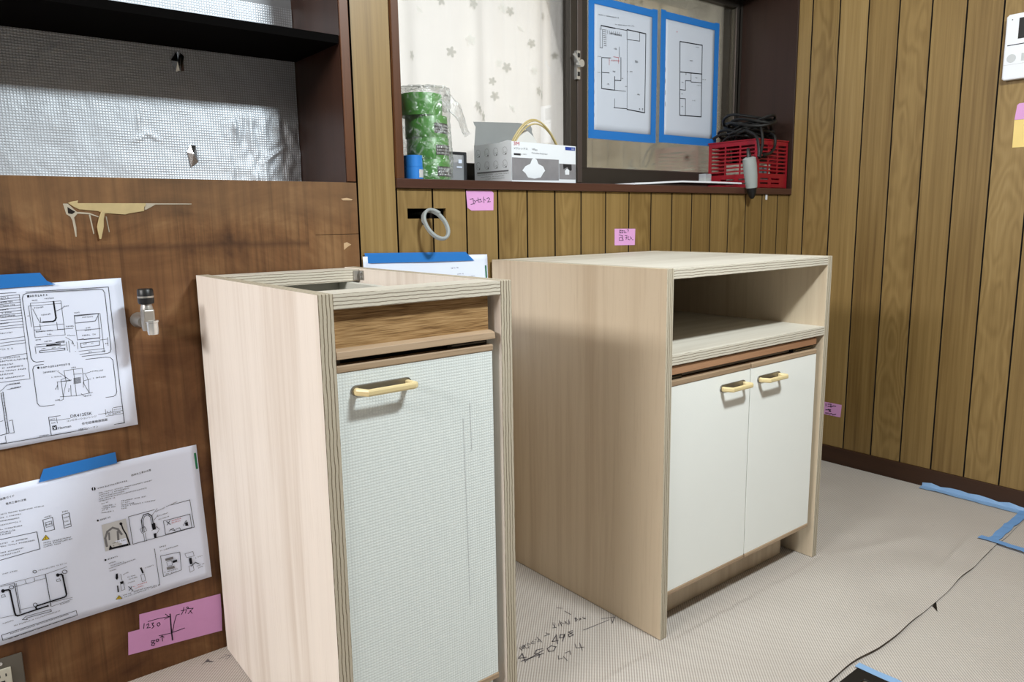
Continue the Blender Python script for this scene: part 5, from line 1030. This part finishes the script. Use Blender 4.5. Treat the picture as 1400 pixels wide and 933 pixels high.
pts = []
C0 = Vector((-.1985, -.036, .9460)); ma = Vector((.008, -.026, -.0345)); mi = Vector((.0205, -.009, .0085))
for k in range(96):
    t = k / 95 * 2 * math.pi * 2.35 - 1.2; off = Vector((.0, -.0045, .002)) * (k / 95 * 2.2)
    pts.append(C0 + ma * -math.cos(t) + mi * math.sin(t) + off)
pts = [Vector((-.188, .10, .974)), Vector((-.190, .04, .978))] + pts
b = MB(); b.tube(pts, .0042, 'cablegrey', 8)
tag(mesh('cable_coil', b), 'coiled grey cable coming out of the slot under the window', 'cable')
# ------------------------------------------------------------------ things on the window sill
Z0 = LIP1
# stack of green tape rolls inside a clear bag
RC = (-.1440, .086)
def roll(z, dx, label, lab=True, seed=0):
    o = thing('tape_roll', label, 'tape', (RC[0] + dx, RC[1], z))
    c = (RC[0] + dx, RC[1], 0)
    b = MB(); b.lathe([(.0385, z), (.0555, z), (.0560, z + .001), (.0560, z + .0542), (.0555, z + .0549), (.0385, z + .0549), (.0385, z)], c, 'green', 40); mesh('tape', b, o)
    b = MB(); b.lathe([(.0365, z), (.0384, z), (.0384, z + .0549), (.0365, z + .0549), (.0365, z)], c, 'greend', 32); mesh('core', b, o)
    if lab:
        b = MB(); b.lathe([(.0563, z + .010), (.0563, z + .036)], c, 'labelblack', 10, 'z', -1.75, -.55)
        rg = random.Random(seed)
        for r_ in range(3):
            a = -1.68
            while a < -.65:
                w_ = rg.uniform(.02, .07); b.lathe([(.0566, z + .0125 + .0078 * r_), (.0566, z + .0170 + .0078 * r_)], c, 'inkpale', 2, 'z', a, a + w_ * .6); a += w_ + .02
        mesh('printed_label', b, o)
    return o
G = None
roll(Z0 + .0005, .012, 'green adhesive tape roll at the bottom of the bagged stack', True, 1)
roll(Z0 + .0555, .009, 'green adhesive tape roll second from the bottom in the clear bag', True, 2)
roll(Z0 + .1105, .006, 'green adhesive tape roll second from the top in the clear bag', True, 3)
roll(Z0 + .1655, -.009, 'plain green adhesive tape roll on top of the bagged stack', False, 4)
def bag_pt(u, v):
    a = 2 * math.pi * u; z = Z0 + .001 + .236 * min(1, v * 1.12)
    top = max(0, v - .893) / .107
    r = .0680 + .0035 * noise.noise(Vector((3 * math.cos(a), 3 * math.sin(a), v * 7))) + .003 * noise.noise(Vector((7 * math.cos(a), 7 * math.sin(a), v * 16 + 3)))
    r += .008 * max(0, math.cos(a)) * (.5 + .7 * (1 - v)) ; r *= (1 - .93 * top ** 1.2)
    return (RC[0] - .004 + r * math.cos(a), RC[1] + r * math.sin(a), z + .004 * noise.noise(Vector((5 * math.cos(a), 5 * math.sin(a), 9))) * min(1, v * 3) + .006 * top)
bagroot = thing('plastic_bag', 'clear plastic bag wrapped round the green tape rolls', 'bag', (RC[0], RC[1], Z0))
b = MB(); b.grid(72, 48, bag_pt, 'bag'); mesh('bag_body', b, bagroot, weld=False)
def tail(u, v):
    a = 2 * math.pi * v; cx = -.085 + .092 * u; cz = Z0 + .205 - .055 * u + .018 * math.sin(u * 5)
    rr = (.030 * (1 - .35 * u)) * (.75 + .45 * noise.noise(Vector((u * 6, 2 * math.cos(a), 2 * math.sin(a))))) * (1 if u < .85 else max(.05, (1 - u) / .15))
    return (cx + .25 * rr * math.cos(a), RC[1] + .35 * rr * math.sin(a) + .006 * math.sin(u * 9), cz + rr * math.cos(a))
b = MB(); b.grid(30, 26, tail, 'bag'); mesh('bag_tail', b, bagroot, weld=False)
o = thing('tape_roll', 'small blue tape roll standing beside the bagged green rolls', 'tape', (-.222, .0205, Z0))
b = MB(); b.lathe([(.016, Z0 + .0005), (.0245, Z0 + .0005), (.0248, Z0 + .030), (.016, Z0 + .030), (.016, Z0 + .0005)], (-.2220, .0205, 0), 'bluer', 26); b.lathe([(.016, Z0 + .0305), (.0236, Z0 + .0305), (.0236, Z0 + .0590), (.016, Z0 + .0590), (.016, Z0 + .0305)], (-.2220, .0205, 0), 'bluer', 26); mesh('tape', b, o)
b = MB(); b.lathe([(.0246, Z0 + .004), (.0256, Z0 + .010), (.0250, Z0 + .017), (.0258, Z0 + .024)], (-.2220, .0205, 0), 'inkpale', 12, 'z', -1.5, -.7); mesh('loose_wrapper', b, o)
# smoky plastic case
o = thing('plastic_case', 'smoky plastic case with dark rim behind the bagged rolls', 'case', (.0, .15, Z0))
b = MB(); b.plate('y', .155, .168, (-.045, .040), (Z0 + .0005, Z0 + .0895), [(-.038, .031, Z0 + .008, Z0 + .082)], 'labelblack'); mesh('rim', b, o, bevel=.002)
b = MB(); b.box(-.038, .031, .158, .164, Z0 + .008, Z0 + .082, 'caseg'); mesh('lid', b, o)
b = MB(); b.box(.006, .024, .1572, .1578, Z0 + .045, Z0 + .049, 'paper').box(.012, .024, .1572, .1578, Z0 + .058, Z0 + .068, 'paper'); mesh('sticker', b, o)

# open box of face masks
X0, X1, Y0, Y1, ZT = .0930, .3640, .036, .195, 1.1745
bx = thing('mask_box', 'white carton of dust masks standing open on the sill', 'box', ((X0 + X1) / 2, (Y0 + Y1) / 2, Z0))
t_ = .0008
b = MB(); b.box(X0, X1, Y0, Y0 + t_, Z0 + .0005, ZT, 'boxw'); fp = mesh('front_panel', b, bx)
b = MB(); b.prism([(Y0, Z0 + .0005), (Y1, Z0 + .0005), (Y1, ZT), (Y0 + .05, ZT - .0005), (Y0 + .015, ZT + .004), (Y0, ZT + .002)], 'x', X0, X0 + t_, 'boxw'); sp = mesh('side_panel', b, bx)
b = MB(); b.box(X1 - t_, X1, Y0, Y1, Z0 + .0005, ZT, 'boxw'); mesh('side_panel', b, bx)
b = MB(); b.box(X0, X1, Y1 - t_, Y1, Z0 + .0005, ZT, 'boxshade'); mesh('back_panel', b, bx)
b = MB(); b.box(X0, X1, Y0, Y1, Z0 + .0005, Z0 + .0013, 'boxw'); mesh('bottom_panel', b, bx)
b = MB(); b.prism([(X0 + .001, ZT), (X1 - .001, ZT), (X1 - .030, 1.232), (X1 - .028, 1.238), (X1 - .034, 1.248), (X1 - .085, 1.2535), (X0 - .001, 1.2425), (X0 + .003, 1.234), (X0 + .008, 1.229)], 'y', Y1 - t_, Y1, 'boxshade'); mesh('lid_flap', b, bx)  # back and flap are white carton; the grey paints in their backlit shade
fw, fh = X1 - X0, ZT - Z0
fx = lambda px, pz: (X0 + (px - 497) / 820 * fw, Y0 - .0006, ZT - (pz - 355 + (px - 497) * -.035) / 470 * fh)
def fpoly(m, pts, lift=0):
    b = MB(); b.add([(p[0], p[1] - lift, p[2]) for p in [fx(*q) for q in pts]], [tuple(range(len(pts)))], m); return b
mesh('printed_photo', fpoly('photo', [(502, 540), (1085, 555), (1085, 805), (502, 800)]), fp)
mesh('printed_photo', fpoly('photo', [(1090, 600), (1312, 607), (1312, 795), (1090, 790)]), fp)
mesh('printed_mask', fpoly('boxw', [(765, 540), (800, 560), (820, 610), (880, 640), (905, 690), (880, 720), (850, 770), (770, 785), (690, 770), (660, 720), (622, 690), (660, 640), (720, 610), (740, 560)], .0003), fp)
mesh('printed_hair', fpoly('labelblack', [(1140, 605), (1255, 610), (1258, 680), (1225, 690), (1200, 640), (1145, 670)], .0003), fp)
mesh('printed_mask', fpoly('boxw', [(1190, 660), (1225, 680), (1222, 735), (1170, 735), (1165, 690)], .0004), fp)
mesh('printed_bar', fpoly('inkblue', [(1172, 393), (1305, 397), (1305, 438), (1172, 434)]), fp)
mesh('printed_bar', fpoly('labelblack', [(525, 490), (605, 493), (605, 516), (525, 513)]), fp)
def ftext(txt, a, c, m, parent, lift=.0004, fmap=fx):
    vs, fs = text_mesh(txt); x0 = min(v.x for v in vs); x1 = max(v.x for v in vs); sc = (c[0] - a[0]) / (x1 - x0)
    b = MB(); b.add([(lambda q: (q[0], q[1] - lift, q[2]))(fmap(a[0] + (v.x - x0) * sc, a[1] + (c[1] - a[1]) * (v.x - x0) / (x1 - x0) - v.y * sc)) for v in vs], fs, m)
    return mesh('lettering', b, parent)
ftext('3M', (523, 400), (590, 402), 'inkred', fp); ftext('Vフレックス', (525, 446), (690, 450), 'labelblack', fp); ftext('VFlex', (742, 450), (812, 454), 'inkgrey', fp)
ftext('Particulate Respirator', (740, 488), (938, 498), 'inkgrey', fp); ftext('DS2', (1255, 428), (1295, 430), 'boxw', fp, .0008)
b = draw_ink([('T', .0035, [(.096 + .0, 1.139), (.145, 1.139)])], lambda a, c, l: (a + .007, Y0 - .0008, c), 'inkgrey', 3); mesh('lettering', b, fp)
# side panel print: two rows of four fitting steps
sy = lambda k: Y1 - .018 - k * .038
it = []
for r_ in range(2):
    for k in range(4):
        yc, zc = sy(k), 1.150 - r_ * .036
        it += [('L', .0006, [(yc + .010 * math.cos(j * .5236), zc + .011 * math.sin(j * .5236)) for j in range(13)]), ('L', .0006, [(yc - .006, zc - .002), (yc + .004, zc - .005), (yc + .005, zc + .004)]), ('F', 0, [(yc - .007, zc - .011), (yc - .003, zc - .011), (yc - .003, zc - .006), (yc - .007, zc - .006)])]
it += [('F', 0, [(Y0 + .012, 1.0965), (Y1 - .012, 1.0965), (Y1 - .012, 1.0925), (Y0 + .012, 1.0925)]), ('T', .003, [(Y0 + .012, 1.086), (Y1 - .012, 1.086)]), ('T', .003, [(Y0 + .03, 1.080), (Y1 - .03, 1.080)]), ('T', .003, [(Y0 + .03, 1.074), (Y1 - .05, 1.074)])]
b = draw_ink(it, lambda a, c, l: (X0 - .0005, a, c), 'inkgrey', 9); mesh('printed_steps', b, sp, weld=False, kind='stuff')
mk = thing('face_mask', 'white folded dust mask sticking out of the open carton', 'mask', (.24, .12, Z0 + .002))
b = MB(); b.prism([(.165, Z0 + .002), (.300, Z0 + .002), (.276, 1.190), (.262, 1.205), (.232, 1.2245), (.222, 1.2245), (.190, 1.198)], 'y', .118, .126, 'maskw'); mesh('mask_body', b, mk, bevel=.002)
for k, (dy, dz) in enumerate(((0, 0), (.010, .005), (.004, -.008))):
    pts = []
    for j in range(25):
        q = j / 24; x = .135 + .222 * q; z = 1.120 + (.1285 + dz) * math.sin(math.pi * min(1, max(0, q * .97 + .015))) ** .75 - .006 * q
        pts.append((x + (.003 * k), .088 + dy, z))
    b = MB(); b.tube(pts, .0024, 'strap', 6); mesh('elastic_strap', b, mk)

# bent white sheet and small cube
prof = [(.585, 0.001), (.66, .004), (.745, .0088), (.82, .0125), (.95, .0130), (1.16, .0125)]
b = MB(); n_ = len(prof)
vs = [(x, y_, Z0 + h + d) for (x, h) in prof for y_ in (.0, .13) for d in (0, .0055)]
fs = []
for i in range(n_ - 1):
    o_ = i * 4; p_ = o_ + 4; fs += [(o_, p_, p_ + 2, o_ + 2), (o_ + 1, o_ + 3, p_ + 3, p_ + 1), (o_, o_ + 1, p_ + 1, p_), (o_ + 2, p_ + 2, p_ + 3, o_ + 3)]
fs += [(0, 2, 3, 1), (4 * n_ - 4, 4 * n_ - 3, 4 * n_ - 1, 4 * n_ - 2)]
b.add(vs, fs, 'white'); tag(mesh('white_board', b), 'thin white board lying on the window sill beside the basket', 'board')
b = MB(); b.box(1.005, 1.040, .045, .075, Z0 + .0185, Z0 + .0485, 'caseg'); cb = thing('plastic_cube', 'small pale grey plastic cube on the thin white board', 'cube', (1.022, .06, Z0 + .0185)); mesh('shell', b, cb, bevel=.002)
b = MB(); b.box(1.008, 1.037, .048, .072, Z0 + .0195, Z0 + .034, 'offwhite'); mesh('filling', b, cb)

# red slotted basket with cables
BX0, BX1, BY0, BY1, BZ1 = 1.262, 1.462, .004, .226, 1.2430
bk = thing('plastic_basket', 'red slotted plastic basket holding black cables on the sill', 'basket', ((BX0 + BX1) / 2, (BY0 + BY1) / 2, Z0))
def slots(a0, a1, rows, cols):
    hs = []; cw = (a1 - a0 - .016) / cols
    for r_ in range(rows):
        z = Z0 + .055 + r_ * (BZ1 - .014 - Z0 - .055) / rows
        for c_ in range(cols): hs.append((a0 + .008 + c_ * cw + .003, a0 + .008 + (c_ + 1) * cw - .003, z, z + .0085))
    for r_ in (0, 1):
        z = Z0 + .016 + r_ * .016
        for c_ in range(cols - 1): hs.append((a0 + .02 + c_ * cw * 1.2, a0 + .02 + c_ * cw * 1.2 + cw * .9, z, z + .006))
    return hs
th = .003
for nm, ax, t0, t1, A in (('front_wall', 'y', BY0, BY0 + th, (BX0, BX1)), ('back_wall', 'y', BY1 - th, BY1, (BX0, BX1)), ('side_wall', 'x', BX0, BX0 + th, (BY0 + th, BY1 - th)), ('side_wall', 'x', BX1 - th, BX1, (BY0 + th, BY1 - th))):
    b = MB(); b.plate(ax, t0, t1, A, (Z0 + .0008, BZ1), slots(A[0], A[1], 8, 3), 'red'); mesh(nm, b, bk)
b = MB(); b.plate('z', BZ1 - .004, BZ1 + .001, (BX0 - .003, BX1 + .003), (BY0 - .003, BY1 + .003), [(BX0 + .006, BX1 - .006, BY0 + .006, BY1 - .006)], 'red'); mesh('rim', b, bk, bevel=.0015)
b = MB(); b.box(BX0, BX1, BY0, BY1, Z0 + .0008, Z0 + .004, 'red'); mesh('floor_panel', b, bk)
inn = MB(); inn.box(1.30, 1.42, .05, .17, Z0 + .006, Z0 + .10, 'offwhite').box(1.31, 1.40, .045, .05, Z0 + .02, Z0 + .08, 'inkgrey'); tag(mesh('charger_block', inn, bevel=.004), 'pale charger block seen through the red basket slots', 'charger')
bx.rotation_euler.z = math.radians(5)
cab = thing('power_cable', 'tangled black power cable heaped over the red basket', 'cable', (1.36, .11, BZ1))
rg = random.Random(21)
for k in range(15):
    cx, cy = rg.uniform(1.32, 1.38), rg.uniform(.07, .15); rx, ry = rg.uniform(.045, .085), rg.uniform(.045, .095); ph = rg.uniform(0, 6.28); zc = BZ1 + .010 + .0048 * k; tl = rg.uniform(-.25, .25)
    pts = [(cx + rx * math.cos(a), cy + ry * math.sin(a), zc + tl * rx * math.cos(a + ph) + .012 * math.sin(2 * a + ph)) for a in [2 * math.pi * j / 28 for j in range(28)]]
    b = MB(); b.tube(pts, .0052, 'cable', 7, True); mesh('cable_loop', b, cab)
for pts in ([(1.29, .13, BZ1 + .02), (1.262, .07, BZ1 + .035), (1.235, .0, BZ1 + .010), (1.222, -.024, 1.205), (1.217, -.028, 1.172)], [(1.30, .14, BZ1 + .01), (1.262, .16, BZ1 + .03), (1.25, .20, BZ1 + .015)], [(1.33, .06, BZ1 + .05), (1.28, .01, BZ1 + .045), (1.262, -.014, 1.235), (1.245, -.020, 1.19), (1.228, -.025, 1.168)], [(1.36, .03, BZ1 + .03), (1.355, -.004, BZ1 + .012), (1.345, -.012, 1.215), (1.31, -.015, 1.19), (1.265, -.018, 1.182)]):
    P_ = [Vector(p) for p in pts]; sm = []
    for i in range(len(P_) - 1):
        p0, p1, p2, p3 = P_[max(i - 1, 0)], P_[i], P_[i + 1], P_[min(i + 2, len(P_) - 1)]
        for j in range(6):
            t = j / 6; sm.append(.5 * ((2 * p1) + (p2 - p0) * t + (2 * p0 - 5 * p1 + 4 * p2 - p3) * t * t + (3 * p1 - p0 - 3 * p2 + p3) * t ** 3))
    sm.append(P_[-1]); b = MB(); b.tube(sm, .0052, 'cable', 7); mesh('cable_loop', b, cab)
tl = thing('hand_tool', 'grey gripped tool with black tip hanging by its cable over the sill edge', 'tool', (1.162, -.03, 1.06))
tx = lambda q: (1.142 + .020 * q, -.030)
b = MB(); L = [(0.0, 1.168, .0145), (.05, 1.163, .0235), (.35, 1.135, .0245), (.7, 1.10, .0235), (1.0, 1.060, .0205)]
b.tube([(1.150 + .022 * q, -.034, z) for q, z, r in L], [r for q, z, r in L], 'toolgrey', 10); mesh('grip', b, tl)
b = MB(); b.tube([(1.1725, -.034, 1.0605), (1.1745, -.034, 1.045), (1.1765, -.034, 1.030), (1.178, -.034, 1.021)], [.019, .0175, .012, .006], 'blackp', 10); mesh('tip', b, tl)
b = MB(); b.tube([(1.150, -.034, 1.166), (1.148, -.032, 1.185), (1.150, -.028, 1.20)], [.009, .007, .005], 'blackp', 8); mesh('cable_guard', b, tl)
b = MB(); b.box(1.313, 1.323, -.0045, -.0005, 1.018, 1.0385, 'white'); tag(mesh('plastic_tab', b, bevel=.001), 'tiny white plastic tab hanging just under the window sill', 'tab')

# ------------------------------------------------------------------ floor vent and blue tape
fv = thing('floor_vent', 'dark floor vent frame let into the floor sheet seam', 'vent', (.09, -1.11, 0))
b = MB(); b.plate('z', -.003, .0015, (-.058, VX - .001), (-1.258, VY - .001), [(-.03, VX - .03, -1.23, VY - .03)], 'blackp'); mesh('outer_frame', b, fv, bevel=.0015)
b = MB(); b.plate('z', -.003, .0005, (-.028, VX - .032), (-1.228, VY - .032), [(-.012, VX - .048, -1.212, VY - .048)], 'plate'); mesh('inner_frame', b, fv, bevel=.001)
for k in range(7):
    b = MB(); xx = -.008 + k * .030; b.box(xx, xx + .017, -1.211, VY - .049, -.003, -.0008, 'baseboard'); mesh('slat', b, fv)
def tape(label, quads, m='bluetape_f', jag=0):
    b = MB(); rg = random.Random(len(label))
    for q in quads: b.add(q, [(0, 1, 2, 3)], m)
    o = tag(mesh('masking_tape', b, solid=.0004), label, 'tape'); return o
def strip(p, q, w, n_, z, seed, m=None):
    rg = random.Random(seed); p, q = Vector(p), Vector(q); d = (q - p).normalized(); nn = Vector((-d.y, d.x)); A = []
    for i in range(n_ + 1):
        c = p.lerp(q, i / n_) + nn * rg.uniform(-.003, .003); h = z + rg.uniform(0, .0022)
        A.append(((c.x + nn.x * w / 2, c.y + nn.y * w / 2, h), (c.x - nn.x * w / 2, c.y - nn.y * w / 2, z + rg.uniform(0, .002))))
    return [(A[i][0], A[i + 1][0], A[i + 1][1], A[i][1]) for i in range(n_)]
tape('blue tape strip along the edge of the dark floor vent', strip((VX + .009, VY + .004), (VX + .009, -1.26), .019, 8, .0012, 1))
q = []; rg = random.Random(4); prev = None
for i in range(15):
    yy = -.575 - i * .030; a = (XR - .0085, yy, .016 + rg.uniform(-.004, .004)); c = (XR - .012 - rg.uniform(0, .004), yy + rg.uniform(-.004, .004), .0042); e = (XR - .042 + rg.uniform(-.003, .003), yy + rg.uniform(-.004, .004), .0026 + rg.uniform(0, .003))
    if prev: q += [(prev[0], a, c, prev[1]), (prev[1], c, e, prev[2])]
    prev = (a, c, e)
tape('crumpled blue tape strip along the baseboard of the right wall', q)
tape('blue tape strip running from the right wall along the sheet seam', strip((XR - .01, -.893), (1.145, -.906), .026, 16, .0040, 6), 'bluetape_d')
tape('short blue tape strip crossing the end of the sheet seam', strip((1.148, -.872), (1.128, -1.12), .026, 9, .0056, 9), 'bluetape_d')
